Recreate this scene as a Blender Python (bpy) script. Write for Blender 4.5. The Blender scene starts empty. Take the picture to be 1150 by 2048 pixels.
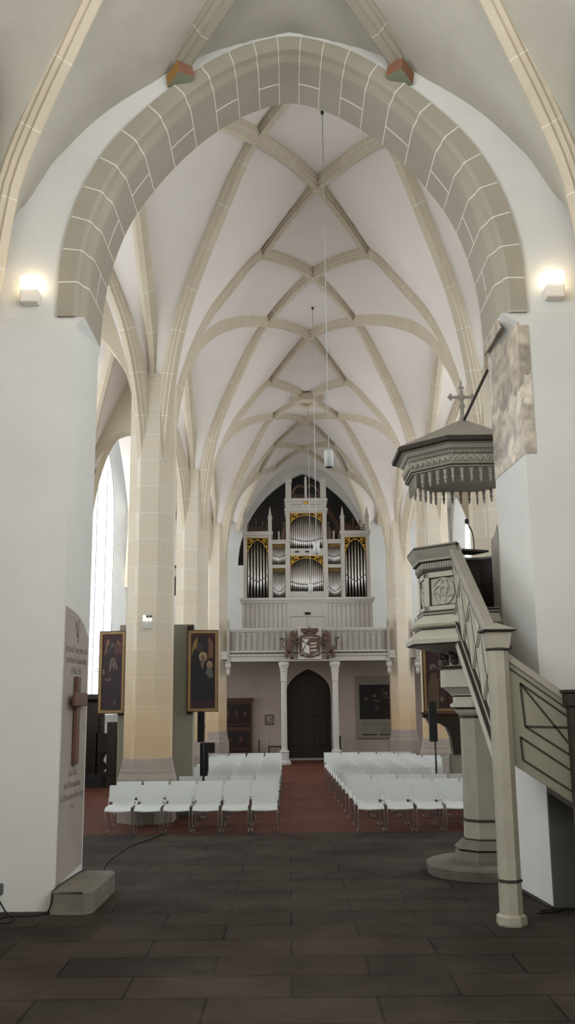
import bpy, math, random
import numpy as np
from mathutils import Vector
PI = math.pi
random.seed(7)
D = bpy.data
SC = bpy.context.scene
COL = SC.collection

# ---------------------------------------------------------------- helpers
class MB:
    """collects shapes in world coordinates; build() links them as one mesh object"""
    def __init__(s):
        s.v = []; s.f = []; s.m = []; s.sm = []
    def add(s, vs, fs, mi=0, smooth=False):
        n = len(s.v)
        s.v += [tuple(p) for p in vs]
        for f in fs:
            s.f.append(tuple(i + n for i in f)); s.m.append(mi); s.sm.append(smooth)
        return s
    def box(s, x0, x1, y0, y1, z0, z1, mi=0):
        vs = [(x0, y0, z0), (x1, y0, z0), (x1, y1, z0), (x0, y1, z0), (x0, y0, z1), (x1, y0, z1), (x1, y1, z1), (x0, y1, z1)]
        return s.add(vs, [(0, 3, 2, 1), (4, 5, 6, 7), (0, 1, 5, 4), (1, 2, 6, 5), (2, 3, 7, 6), (3, 0, 4, 7)], mi)
    def bbox(s, x0, x1, y0, y1, z0, z1, b=.01, mi=0):
        """box with its four long edges and ends chamfered by b"""
        def ring(z, i):
            return [(x0 + i + b, y0 + i, z), (x1 - i - b, y0 + i, z), (x1 - i, y0 + i + b, z), (x1 - i, y1 - i - b, z),
                    (x1 - i - b, y1 - i, z), (x0 + i + b, y1 - i, z), (x0 + i, y1 - i - b, z), (x0 + i, y0 + i + b, z)]
        return s.loft([ring(z0, b), ring(z0 + b, 0), ring(z1 - b, 0), ring(z1, b)], mi=mi)
    def obox(s, c, ux, uy, uz, hx, hy, hz, mi=0):
        c = Vector(c); ux = Vector(ux).normalized(); uy = Vector(uy).normalized(); uz = Vector(uz).normalized()
        vs = [c + ux * a * hx + uy * b * hy + uz * d * hz for d in (-1, 1) for a, b in ((-1, -1), (1, -1), (1, 1), (-1, 1))]
        return s.add(vs, [(0, 3, 2, 1), (4, 5, 6, 7), (0, 1, 5, 4), (1, 2, 6, 5), (2, 3, 7, 6), (3, 0, 4, 7)], mi)
    def bar(s, a, b, w, h, up=(0, 0, 1), mi=0):
        a = Vector(a); b = Vector(b); t = (b - a).normalized(); up = Vector(up)
        sd = t.cross(up).normalized(); u2 = sd.cross(t).normalized()
        return s.obox((a + b) / 2, t, sd, u2, (b - a).length / 2, w / 2, h / 2, mi)
    def loft(s, rings, mi=0, cap=True, closed=True, smooth=False, skip=(), mis=None):
        n = len(rings[0]); vs = [p for r in rings for p in r]; fs = []
        off = len(s.v)
        s.v += [tuple(p) for p in vs]
        for k in range(len(rings) - 1):
            for i in range(n if closed else n - 1):
                if i in skip: continue
                j = (i + 1) % n
                s.f.append((off + k * n + i, off + k * n + j, off + (k + 1) * n + j, off + (k + 1) * n + i))
                s.m.append(mis[k] if mis else mi); s.sm.append(smooth)
        if cap:
            s.f.append(tuple(off + i for i in range(n - 1, -1, -1))); s.m.append(mis[0] if mis else mi); s.sm.append(False)
            s.f.append(tuple(off + (len(rings) - 1) * n + i for i in range(n))); s.m.append(mis[-1] if mis else mi); s.sm.append(False)
        return s
    def prism(s, poly, d, mi=0):
        """polygon (3D points) pushed along d"""
        d = Vector(d)
        return s.loft([[Vector(p) for p in poly], [Vector(p) + d for p in poly]], mi)
    def pxz(s, poly, y0, y1, mi=0):
        return s.prism([(x, y0, z) for x, z in poly], (0, y1 - y0, 0), mi)
    def pyz(s, poly, x0, x1, mi=0):
        return s.prism([(x0, y, z) for y, z in poly], (x1 - x0, 0, 0), mi)
    def pxy(s, poly, z0, z1, mi=0):
        return s.prism([(x, y, z0) for x, y in poly], (0, 0, z1 - z0), mi)
    def tube(s, pts, r, n=8, mi=0, closed=False, smooth=True):
        pts = [Vector(p) for p in pts]; N = len(pts); rings = []
        prev = None
        for i, p in enumerate(pts):
            if closed: t = pts[(i + 1) % N] - pts[i - 1]
            else: t = pts[min(i + 1, N - 1)] - pts[max(i - 1, 0)]
            t.normalize()
            if prev is None:
                a = t.cross(Vector((0, 0, 1)))
                if a.length < .05: a = t.cross(Vector((1, 0, 0)))
            else:
                a = prev - t * prev.dot(t)
            a.normalize(); prev = a; b = t.cross(a)
            rr = r[i] if isinstance(r, (list, tuple)) else r
            rings.append([p + (a * math.cos(2 * PI * k / n) + b * math.sin(2 * PI * k / n)) * rr for k in range(n)])
        if closed: rings.append(rings[0])
        return s.loft(rings, mi, cap=not closed, smooth=smooth)
    def lathe(s, c, prof, n=16, mi=0, ph=0, smooth=True, mis=None, sx=1, sy=1):
        rings = [[(c[0] + sx * r * math.cos(ph + 2 * PI * k / n), c[1] + sy * r * math.sin(ph + 2 * PI * k / n), c[2] + z) for k in range(n)] for r, z in prof]
        return s.loft(rings, mi, smooth=smooth, mis=mis)
    def octo(s, c, prof, mi=0, mis=None, skip=(), cap=True):
        """octagon with a flat side towards -Y; prof = (apothem, z)"""
        rings = [octring(c, a, z) for a, z in prof]
        return s.loft(rings, mi, mis=mis, skip=skip, cap=cap)
    def ball(s, c, rx, ry=None, rz=None, n=10, mi=0, rot=None):
        ry = ry or rx; rz = rz or rx; c = Vector(c); rings = []
        for i in range(n // 2 + 1):
            t = PI * i / (n // 2); t = min(max(t, .05), PI - .05)
            ring = []
            for k in range(n):
                p = Vector((rx * math.sin(t) * math.cos(2 * PI * k / n), ry * math.sin(t) * math.sin(2 * PI * k / n), -rz * math.cos(t)))
                if rot: p = rot @ p
                ring.append(c + p)
            rings.append(ring)
        return s.loft(rings, mi, smooth=True)
    def build(s, name, mats, parent=None, label=None, kind=None, cat=None, group=None):
        me = D.meshes.new(name)
        off = Vector((0, 0, 0)); p = parent
        while p is not None:
            off += p.location; p = p.parent
        me.from_pydata([Vector(q) - off for q in s.v], [], s.f)
        mats = mats if isinstance(mats, (list, tuple)) else [mats]
        for m in mats: me.materials.append(m)
        me.polygons.foreach_set('material_index', s.m)
        me.polygons.foreach_set('use_smooth', s.sm)
        me.update()
        import bmesh
        bm = bmesh.new(); bm.from_mesh(me)
        bmesh.ops.recalc_face_normals(bm, faces=bm.faces)
        bm.to_mesh(me); bm.free()
        o = D.objects.new(name, me); COL.objects.link(o)
        if parent: o.parent = parent
        props(o, label, cat, group, kind)
        return o

def octring(c, a, z):
    R = a / math.cos(PI / 8)
    return [(c[0] + R * math.cos(-PI / 2 - PI / 8 + k * PI / 4), c[1] + R * math.sin(-PI / 2 - PI / 8 + k * PI / 4), c[2] + z) for k in range(8)]

def props(o, label=None, cat=None, group=None, kind=None):
    if label: o['label'] = label
    if cat: o['category'] = cat
    if group: o['group'] = group
    if kind: o['kind'] = kind
    return o

def thing(name, loc, label, cat, group=None):
    o = D.objects.new(name, None); COL.objects.link(o); o.location = loc
    o.empty_display_size = .2
    return props(o, label, cat, group)

def copy_tree(o, parent=None):
    c = o.copy(); COL.objects.link(c)
    if parent: c.parent = parent
    for ch in list(o.children): copy_tree(ch, c)
    return c

def catmull(pts, n=6):
    """Catmull-Rom through points (tuples)"""
    P = [Vector(p) for p in pts]; out = []
    for i in range(len(P) - 1):
        p0 = P[i - 1] if i else P[0] * 2 - P[1]
        p3 = P[i + 2] if i + 2 < len(P) else P[-1] * 2 - P[-2]
        for k in range(n):
            t = k / n
            out.append(.5 * ((2 * P[i]) + (P[i + 1] - p0) * t + (2 * p0 - 5 * P[i] + 4 * P[i + 1] - p3) * t * t + (3 * P[i] - p0 - 3 * P[i + 1] + p3) * t ** 3))
    out.append(P[-1].copy())
    return out

# ---------------------------------------------------------------- materials
def nodes(m):
    m.use_nodes = True
    nt = m.node_tree
    return nt, nt.nodes, nt.links, nt.nodes['Principled BSDF']

def mat(name, c, rough=.6, c2=None, scale=3., amt=.5, bump=0., bscale=30., metal=0., detail=6, spec=.3):
    m = D.materials.new(name); nt, N, L, b = nodes(m)
    b.inputs['Roughness'].default_value = rough; b.inputs['Metallic'].default_value = metal
    b.inputs['Specular IOR Level'].default_value = spec
    b.inputs['Base Color'].default_value = (*c, 1)
    tc = N.new('ShaderNodeTexCoord')
    if c2:
        no = N.new('ShaderNodeTexNoise'); no.inputs['Scale'].default_value = scale; no.inputs['Detail'].default_value = detail
        no.inputs['Roughness'].default_value = .6
        L.new(tc.outputs['Object'], no.inputs['Vector'])
        rp = N.new('ShaderNodeMapRange'); rp.inputs[1].default_value = .5 - amt * .5; rp.inputs[2].default_value = .5 + amt * .5
        L.new(no.outputs['Fac'], rp.inputs[0])
        mx = N.new('ShaderNodeMix'); mx.data_type = 'RGBA'
        mx.inputs[6].default_value = (*c, 1); mx.inputs[7].default_value = (*c2, 1)
        L.new(rp.outputs[0], mx.inputs[0]); L.new(mx.outputs[2], b.inputs['Base Color'])
    if bump:
        n2 = N.new('ShaderNodeTexNoise'); n2.inputs['Scale'].default_value = bscale; n2.inputs['Detail'].default_value = 5
        L.new(tc.outputs['Object'], n2.inputs['Vector'])
        bp = N.new('ShaderNodeBump'); bp.inputs['Strength'].default_value = bump; bp.inputs['Distance'].default_value = .02
        L.new(n2.outputs['Fac'], bp.inputs['Height']); L.new(bp.outputs[0], b.inputs['Normal'])
    return m

def brick(name, c1, c2, cm, w, h, mort, vec, rough=.7, nscale=2., ncol=None, namt=.3, offset=.5, bump=.3, squash=1, spec=.3, freq=2):
    """vec = (ax, ay, az, bx, by, bz): u = a.p, v = b.p"""
    m = D.materials.new(name); nt, N, L, b = nodes(m)
    b.inputs['Roughness'].default_value = rough; b.inputs['Specular IOR Level'].default_value = spec
    tc = N.new('ShaderNodeTexCoord')
    d1 = N.new('ShaderNodeVectorMath'); d1.operation = 'DOT_PRODUCT'; d1.inputs[1].default_value = vec[:3]
    d2 = N.new('ShaderNodeVectorMath'); d2.operation = 'DOT_PRODUCT'; d2.inputs[1].default_value = vec[3:]
    cb = N.new('ShaderNodeCombineXYZ')
    L.new(tc.outputs['Object'], d1.inputs[0]); L.new(tc.outputs['Object'], d2.inputs[0])
    L.new(d1.outputs['Value'], cb.inputs[0]); L.new(d2.outputs['Value'], cb.inputs[1])
    br = N.new('ShaderNodeTexBrick'); L.new(cb.outputs[0], br.inputs['Vector'])
    br.offset = offset; br.squash = squash; br.squash_frequency = freq
    br.inputs['Color1'].default_value = (*c1, 1); br.inputs['Color2'].default_value = (*c2, 1); br.inputs['Mortar'].default_value = (*cm, 1)
    br.inputs['Scale'].default_value = 1; br.inputs['Mortar Size'].default_value = mort; br.inputs['Mortar Smooth'].default_value = .2
    br.inputs['Brick Width'].default_value = w; br.inputs['Row Height'].default_value = h; br.inputs['Bias'].default_value = 0
    out = br.outputs['Color']
    if ncol:
        no = N.new('ShaderNodeTexNoise'); no.inputs['Scale'].default_value = nscale; no.inputs['Detail'].default_value = 8; no.inputs['Roughness'].default_value = .65
        L.new(tc.outputs['Object'], no.inputs['Vector'])
        rp = N.new('ShaderNodeMapRange'); rp.inputs[1].default_value = .42; rp.inputs[2].default_value = .70; rp.inputs[4].default_value = namt
        L.new(no.outputs['Fac'], rp.inputs[0])
        mx = N.new('ShaderNodeMix'); mx.data_type = 'RGBA'; L.new(rp.outputs[0], mx.inputs[0]); L.new(out, mx.inputs[6]); mx.inputs[7].default_value = (*ncol, 1)
        out = mx.outputs[2]
    L.new(out, b.inputs['Base Color'])
    if bump:
        bp = N.new('ShaderNodeBump'); bp.inputs['Strength'].default_value = bump; bp.inputs['Distance'].default_value = .01; bp.invert = True
        L.new(br.outputs['Fac'], bp.inputs['Height']); L.new(bp.outputs[0], b.inputs['Normal'])
    return m

def emit(name, c, st):
    m = D.materials.new(name); nt, N, L, b = nodes(m)
    b.inputs['Base Color'].default_value = (*c, 1); b.inputs['Emission Color'].default_value = (*c, 1); b.inputs['Emission Strength'].default_value = st
    return m

M = {}
M['plaster'] = mat('plaster', (.64, .64, .62), .85, (.555, .555, .535), .8, .6, .08, 14)
M['plaster_vault'] = mat('plaster_vault', (.76, .71, .66), .88, (.66, .61, .57), .5, .6, .06, 10)
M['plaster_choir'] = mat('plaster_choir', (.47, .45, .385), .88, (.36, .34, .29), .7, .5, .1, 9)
M['stone_rib'] = mat('stone_rib', (.60, .53, .41), .8, (.52, .45, .35), 1.5, .6, .1, 25)
M['mortar'] = mat('mortar', (.72, .69, .62), .9)
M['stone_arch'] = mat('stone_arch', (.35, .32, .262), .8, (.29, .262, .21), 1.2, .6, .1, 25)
M['ashlar'] = brick('ashlar', (.60, .54, .445), (.555, .495, .40), (.70, .66, .59), .95, .56, .006, (1, .55, 0, 0, 0, 1), .8, 1.2, (.56, .44, .28), .35, bump=.1)
def ochre_foot(m):
    nt = m.node_tree; N, L = nt.nodes, nt.links; b = N['Principled BSDF']; src = b.inputs['Base Color'].links[0].from_socket
    tc = N.new('ShaderNodeTexCoord'); sp = N.new('ShaderNodeSeparateXYZ'); L.new(tc.outputs['Object'], sp.inputs[0])
    no = N.new('ShaderNodeTexNoise'); no.inputs['Scale'].default_value = 1.3; L.new(tc.outputs['Object'], no.inputs['Vector'])
    ma = N.new('ShaderNodeMath'); ma.operation = 'MULTIPLY_ADD'; ma.inputs[1].default_value = 1.6; L.new(no.outputs['Fac'], ma.inputs[0]); L.new(sp.outputs[2], ma.inputs[2])
    rp = N.new('ShaderNodeMapRange'); rp.inputs[1].default_value = 4.8; rp.inputs[2].default_value = 2.4; rp.inputs[4].default_value = .85; L.new(ma.outputs[0], rp.inputs[0])
    mx = N.new('ShaderNodeMix'); mx.data_type = 'RGBA'; mx.blend_type = 'MULTIPLY'; mx.inputs[7].default_value = (.90, .73, .52, 1); L.new(rp.outputs[0], mx.inputs[0]); L.new(src, mx.inputs[6]); L.new(mx.outputs[2], b.inputs['Base Color'])
ochre_foot(M['ashlar'])
M['stone_base'] = mat('stone_base', (.34, .29, .25), .85, (.27, .23, .20), 2, .6, .15, 20)
M['old_stone'] = mat('old_stone', (.62, .51, .35), .9, (.34, .29, .24), 2.4, .30, 1., 9, detail=12)
def mottle(m):
    nt = m.node_tree; N, L = nt.nodes, nt.links; b = N['Principled BSDF']; src = b.inputs['Base Color'].links[0].from_socket
    tc = N.new('ShaderNodeTexCoord'); v = N.new('ShaderNodeTexVoronoi'); v.inputs['Scale'].default_value = 1.7
    no = N.new('ShaderNodeTexNoise'); no.inputs['Scale'].default_value = 7; no.inputs['Detail'].default_value = 10; L.new(tc.outputs['Object'], no.inputs['Vector'])
    ad = N.new('ShaderNodeMixRGB'); ad.inputs[0].default_value = .18; L.new(tc.outputs['Object'], ad.inputs[1]); L.new(no.outputs['Color'], ad.inputs[2]); L.new(ad.outputs[0], v.inputs['Vector'])
    mx = N.new('ShaderNodeMix'); mx.data_type = 'RGBA'; mx.blend_type = 'SOFT_LIGHT'; mx.inputs[0].default_value = .6; L.new(src, mx.inputs[6]); bw = N.new('ShaderNodeRGBToBW'); L.new(v.outputs['Color'], bw.inputs[0]); L.new(bw.outputs[0], mx.inputs[7])
    hs = N.new('ShaderNodeHueSaturation'); hs.inputs['Saturation'].default_value = .62; L.new(mx.outputs[2], hs.inputs['Color'])
    rp = N.new('ShaderNodeMapRange'); rp.inputs[1].default_value = .35; rp.inputs[2].default_value = .65; rp.inputs[3].default_value = .75; rp.inputs[4].default_value = 1.2; L.new(no.outputs['Fac'], rp.inputs[0])
    L.new(rp.outputs[0], hs.inputs['Value']); L.new(hs.outputs[0], b.inputs['Base Color'])
mottle(M['old_stone'])
M['slab'] = brick('slab', (.040, .030, .024), (.022, .018, .015), (.010, .008, .007), 1.35, .62, .012, (1, 0, 0, 0, 1, 0), .8, .8, (.066, .054, .042), .75, bump=.4, spec=.08)
M['tile'] = brick('tile', (.115, .036, .022), (.075, .028, .020), (.05, .028, .02), .42, .21, .010, (1, 0, 0, 0, 1, 0), .75, .7, (.12, .056, .038), .5, bump=.3, spec=.1)
M['white'] = mat('white_shell', (.53, .55, .535), .45, spec=.3)
M['chrome'] = mat('chrome', (.45, .44, .42), .3, metal=1.)
M['black'] = mat('black', (.012, .011, .010), .5)
M['paint'] = mat('pulpit_paint', (.50, .48, .405), .6, (.40, .38, .315), 2.5, .6, .08, 20)
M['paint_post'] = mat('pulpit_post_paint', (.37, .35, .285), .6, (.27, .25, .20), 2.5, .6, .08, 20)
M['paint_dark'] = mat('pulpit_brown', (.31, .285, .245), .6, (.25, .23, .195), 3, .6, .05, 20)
M['trim'] = mat('dark_trim', (.035, .028, .022), .6)
M['wood_dark'] = mat('wood_dark', (.035, .022, .016), .5, (.02, .013, .010), 4, .6)
M['wood'] = mat('wood_brown', (.13, .062, .04), .55, (.075, .036, .024), 5, .6)
M['gray_panel'] = mat('gray_panel', (.27, .255, .20), .7, (.24, .225, .18), 1, .6)
M['gold'] = mat('gold', (.55, .33, .06), .4, metal=.6)
M['gold_frame'] = mat('gold_frame', (.33, .21, .09), .45, (.20, .12, .05), 6, .6, metal=.2)
M['silver'] = mat('pipe_metal', (.74, .72, .70), .34, metal=1.)
M['gallery'] = mat('gallery_paint', (.42, .395, .36), .6, (.36, .335, .305), 1, .6)
M['paint_olive'] = mat('stair_olive', (.25, .232, .175), .6, (.20, .185, .14), 2, .6)
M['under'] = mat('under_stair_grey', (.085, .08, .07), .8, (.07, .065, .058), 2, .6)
M['organ'] = mat('organ_paint', (.47, .44, .40), .6, (.42, .39, .35), 1, .6)
M['organ_dark'] = mat('organ_inside', (.012, .009, .007), .9)
M['white_paint'] = mat('white_paint', (.47, .45, .415), .5)
M['carve'] = mat('carved_brown', (.11, .062, .042), .55, (.06, .034, .024), 9, .6, .2, 30)
M['pane'] = emit('window_light', (.93, .97, 1.), 5.3)
M['pane_choir'] = emit('choir_window_light', (.95, .97, 1.), 33.)
M['lead'] = mat('lead_bar', (.25, .25, .25), .6)
M['lamp'] = emit('lamp_glow', (1., .82, .56), 14.)
M['lamp_body'] = mat('lamp_body', (.75, .70, .64), .5)
M['bulb'] = emit('bulb_glow', (1., .93, .82), 25.)
M['ink'] = mat('ink', (.16, .13, .12), .9)
M['inscr'] = mat('inscription_stone', (.36, .315, .29), .9, (.28, .25, .22), 1.5, .6, .1, 14)
M['block'] = mat('stone_block', (.20, .18, .145), .9, (.13, .12, .10), 5, .5, .4, 40)
M['cable'] = mat('cable', (.01, .01, .01), .5)
M['red'] = mat('old_red', (.22, .085, .055), .8, (.26, .15, .09), 7, .6)
M['ochre'] = mat('old_ochre', (.42, .24, .07), .8, (.33, .18, .06), 6, .6)
M['green'] = mat('old_green', (.22, .24, .16), .8, (.17, .18, .13), 6, .6)
def flat(c, r=.6): return mat('paint_%02x%02x%02x' % tuple(int(255 * q) for q in c), c, r)

# ---------------------------------------------------------------- camera
HC = 2.3; FPX = 1880.
def norm(v): return Vector(v).normalized()
yc = norm((578 - 575, -(1403 - 1024), FPX)); z0 = Vector((-93, 9325, FPX)); zc = (z0 - yc * z0.dot(yc)).normalized()
xc = zc.cross(yc); xc = -xc if xc.x < 0 else xc
cam = D.cameras.new('camera'); co = D.objects.new('camera', cam); COL.objects.link(co)
from mathutils import Matrix
right = Vector((xc.x, yc.x, zc.x)); up = Vector((xc.y, yc.y, zc.y)); fwd = Vector((xc.z, yc.z, zc.z))
R = Matrix((right, up, -fwd)).transposed()
co.matrix_world = Matrix.Translation((0, 0, HC)) @ R.to_4x4()
cam.sensor_fit = 'VERTICAL'; cam.sensor_height = 36.; cam.sensor_width = 36 * 1150 / 2048; cam.lens = FPX / 2048 * 36
cam.clip_end = 200
SC.camera = co
# ================================================================ SETTING
AX = .75                      # axis of the nave
PL, PR = -2.85, 4.35          # rows of pillars
PY = [10.7, 19.5, 27.9, 36.7, 45.4]
WL, WR = -6.3, 7.8            # aisle walls
YA, YB = 12.5, 44.0           # nave begins / west wall

# floors
mb = MB(); mb.box(-8, 9, -9, 17.6, -.3, 0); mb.build('floor', M['slab'], kind='structure')
mb = MB(); mb.box(-8, 9, 17.6, 45, -.3, 0); mb.build('floor_nave', M['tile'], kind='structure')

# ---- chancel piers and the arch wall
def pier(name, poly, poly_back, top):
    mb = MB()
    rings = [[(x, y, z) for x, y in poly] for z in (0, 7.03)] + [[(x, y, 7.2) for x, y in poly_back]]
    return mb.loft(rings).build(name, M['plaster'], kind='structure')
pl = pier('wall_pier_left', [(-7.5, 11.3), (-2.69, 11.3), (-2.63, 12.5), (-7.5, 12.5)], [(-7.5, 11.42), (-2.60, 11.42), (-2.60, 12.5), (-7.5, 12.5)], 0)
pr = pier('wall_pier_right', [(2.97, 11.3), (8.5, 11.3), (8.5, 12.5), (2.85, 12.5)], [(2.80, 11.42), (8.5, 11.42), (8.5, 12.5), (2.80, 12.5)], 0)

AC = .09
def half(pts): return pts
outer_h = [(3.03, 7.2), (3.02, 7.85), (2.92, 8.5), (2.72, 9.1), (2.40, 9.68), (1.93, 10.2), (1.45, 10.62), (.93, 10.98), (.45, 11.18), (0, 11.26)]
inner_h = [(2.70, 7.2), (2.66, 7.85), (2.56, 8.4), (2.37, 8.98), (2.10, 9.46), (1.70, 9.98), (1.26, 10.42), (.82, 10.74), (.40, 10.94), (0, 11.03)]
def full(h):
    L = [(AC - d, z) for d, z in h]; Rr = [(AC + d, z) for d, z in h[-2::-1]]
    return [tuple(p)[:2] for p in [(q.x, q.y) for q in catmull([(x, z, 0) for x, z in L + Rr], 5)]]
O_, I_ = full(outer_h), full(inner_h)
# wall above the piers: front face, back face, soffit hidden behind the stone ring
mb = MB()
top = 14.8
bound = [(-7.5, 7.2)] + O_ + [(8.5, 7.2)]
def arch_face(y, arc):
    n = len(arc); vs = []; fs = []
    for x, z in arc: vs.append((x, y, z))
    for x, z in arc: vs.append((x, y, top))
    for i in range(n - 1): fs.append((i, i + 1, n + i + 1, n + i))
    b = len(vs); vs += [(-7.5, y, 7.2), (-7.5, y, top), (8.5, y, 7.2), (8.5, y, top)]
    fs += [(b, 0, n, b + 1), (n - 1, b + 2, b + 3, 2 * n - 1)]
    mb.add(vs, fs)
arch_face(11.42, O_); arch_face(12.49, I_)
mb.build('wall_chancel_arch', M['plaster'], kind='structure')
# stone ring with chamfer, mortar joints as narrow strips
mb = MB(); N_ = len(O_)
def lerp(a, b, t): return (a[0] + (b[0] - a[0]) * t, a[1] + (b[1] - a[1]) * t)
def section(o, i):
    pts = [(o, 11.44), (o, 11.37), (lerp(o, i, .62), 11.37), (lerp(o, i, .74), 11.41), (lerp(o, i, .80), 11.50), (lerp(o, i, .97), 11.60), (i, 11.66), (i, 12.0), (i, 12.52)]
    return [(p[0], y, p[1]) for p, y in pts]
def atp(arc, t):
    t = min(max(t, 0), len(arc) - 1.0001); k = int(t); return lerp(arc[k], arc[k + 1], t - k)
cuts = []; nv = 25
for j in range(nv):
    a = (N_ - 1) * j / nv; b = (N_ - 1) * (j + 1) / nv; w = .055
    for t in (a + w, a + (b - a) * .33, a + (b - a) * .66, b - w): cuts.append((t, 0))
    cuts.append((b + w, 1)) if j < nv - 1 else None
ts = [0] + [c[0] for c in cuts] + [N_ - 1]
ts = sorted(set(ts))
rings = [section(atp(O_, t), atp(I_, t)) for t in ts]
mis = []
for a, b in zip(ts, ts[1:]): mis.append(1 if b - a < .13 and 0 < a else 0)
mb.loft(rings, cap=True, closed=False, mis=mis + [0])
# cross joints on the soffit, every other stone
for j in range(1, nv, 2):
    t0, t1 = (N_ - 1) * (j + .0) / nv, (N_ - 1) * (j + 1) / nv
    yj = 12.05
    q = [atp(I_, t0 + (t1 - t0) * k / 4) for k in range(5)]
    mb.loft([[(x, yj - .012, z - .003), (x, yj + .012, z - .003), (x, yj + .012, z + .02), (x, yj - .012, z + .02)] for x, z in q], mi=1)
mb.build('trim_chancel_arch', [M['stone_arch'], M['mortar']], kind='structure')
# bared old stone on the right pier (a shallow window in the plaster)
mb = MB()
e = .012
mb.prism([(2.97 - e * .5, 11.29, 5.29), (2.853 - e, 12.49, 5.24), (2.853 - e, 12.49, 7.02), (2.97 - e * .5, 11.29, 7.02)], (e * 1.2, 0, 0))
mb.box(2.96, 3.10, 11.3 - e, 11.31, 5.29, 6.98)
mb.prism([(2.79, 11.5, 7.03), (2.79, 12.49, 7.03), (2.79, 12.49, 7.32), (2.79, 11.75, 7.32)], (.02, 0, 0))
mb.build('trim_bared_stone', M['old_stone'], kind='structure')

# ---- walls with pointed windows
def pointed(u0, u1, zs, za, n=10):
    """left spring -> apex -> right spring of a pointed arch"""
    w = (u1 - u0) / 2; h = za - zs; c = (u0 + u1) / 2
    r = (h * h + w * w) / (2 * w)
    L = []
    for k in range(n + 1):
        a = math.asin(min(1, h / r)) * k / n
        L.append((u0 + r - r * math.cos(a), zs + r * math.sin(a)))
    Rr = [(2 * c - u, z) for u, z in L[-2::-1]]
    return L + Rr
WINS = []
def window_wall(name, org, u, nrm, length, height, wins, mat_, depth=.7, splay=.5, pane='pane', z0=0):
    """wall plane through org along u; nrm points into the room; wins = (u0,u1,sill,spring,apex)"""
    org = Vector(org); u = Vector(u); nrm = Vector(nrm); Z = Vector((0, 0, 1))
    P = lambda a, z, d=0: org + u * a + Z * z - nrm * d
    mb = MB(); xs = [z0]
    cur = z0
    for (a, b, sill, zs, za) in wins:
        mb.add([P(cur, 0), P(a, 0), P(a, height), P(cur, height)], [(0, 1, 2, 3)])
        mb.add([P(a, 0), P(b, 0), P(b, sill), P(a, sill)], [(0, 1, 2, 3)])
        arc = pointed(a, b, zs, za); n = len(arc)
        mb.add([P(x, z) for x, z in arc] + [P(x, height) for x, z in arc], [(i, i + 1, n + i + 1, n + i) for i in range(n - 1)])
        face = [(a, sill)] + arc + [(b, sill)]
        ia = pointed(a + splay, b - splay, zs, za - splay * 1.1)
        inn = [(a + splay, sill + .35)] + ia + [(b - splay, sill + .35)]
        mb.loft([[P(x, z) for x, z in face], [P(x, z, depth) for x, z in inn]], cap=False)
        WINS.append((P, inn, depth, a + splay, b - splay, sill + .35, zs, pane, u, nrm))
        cur = b
    mb.add([P(cur, 0), P(length, 0), P(length, height), P(cur, height)], [(0, 1, 2, 3)])
    # outer skin so that the wall has thickness
    mb.add([P(z0, 0, depth + .25), P(length, 0, depth + .25), P(length, height, depth + .25), P(z0, height, depth + .25)], [(3, 2, 1, 0)])
    return mb.build(name, mat_, kind='structure')
AWIN = [(1.0, 6.0, 2.2, 9.2, 12.0), (8.3, 14.2, 2.2, 9.2, 12.0), (16.7, 24.1, 1.9, 9.2, 12.4), (25.7, 31., 5.4, 9.2, 12.0)]
window_wall('wall_left', (WL, YA, 0), (0, 1, 0), (1, 0, 0), YB - YA, 14.8, AWIN, M['plaster'], depth=.5, splay=.3)
AWINR = [(1.0, 6.0, 2.2, 9.2, 12.0), (8.3, 14.2, 2.2, 9.2, 12.0), (17., 22.6, 2.2, 9.2, 12.0), (25.7, 31.2, 5.4, 9.2, 12.0)]
window_wall('wall_right', (WR, YA, 0), (0, 1, 0), (-1, 0, 0), YB - YA, 14.8, AWINR, M['plaster'], depth=.5, splay=.3)
CWIN = [(1.5, 4.5, 5.2, 8.4, 10.3), (6.5, 9.5, 5.2, 8.4, 10.3), (11.5, 14.5, 5.2, 8.4, 10.3)]
window_wall('wall_choir_left', (-3.95, -8, 0), (0, 1, 0), (1, 0, 0), 19.4, 14.8, CWIN, M['plaster_choir'], splay=.3, pane='pane_choir')
window_wall('wall_choir_right', (4.15, -8, 0), (0, 1, 0), (-1, 0, 0), 19.4, 14.8, CWIN, M['plaster_choir'], splay=.3, pane='pane_choir')
window_wall('wall_choir_east', (-3.95, -8, 0), (1, 0, 0), (0, 1, 0), 8.1, 14.8, [(1.2, 3.2, 8.2, 9.6, 11), (4.9, 6.9, 8.2, 9.6, 11)], M['plaster_choir'], splay=.3, pane='pane_choir')
for i, (P, inn, dep, a, b, sill, zs, pane, u, nrm) in enumerate(WINS):
    mb = MB(); n = len(inn)
    mb.add([P(x, z, dep + .02) for x, z in inn] + [P(x, z, dep + .05) for x, z in inn], [tuple(range(n)), tuple(range(2 * n - 1, n - 1, -1))])
    w = mb.build('window_%d' % (i + 1), M[pane], kind='structure')
    fr = MB(); zt = max(z for x, z in inn)
    for k in (1, 2, 3):
        x = a + (b - a) * k / 4
        zz = zs + (zt - zs) * (.95 if k == 2 else .62)
        fr.bar(P(x, sill, dep - .02), P(x, zz, dep - .02), .014, .03, nrm)
    z = sill + 1.
    while z < zs:
        fr.bar(P(a, z, dep - .01), P(b, z, dep - .01), .010, .02, nrm); z += 1.
    fr.build('window_frame', M['lead'], w)

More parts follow.
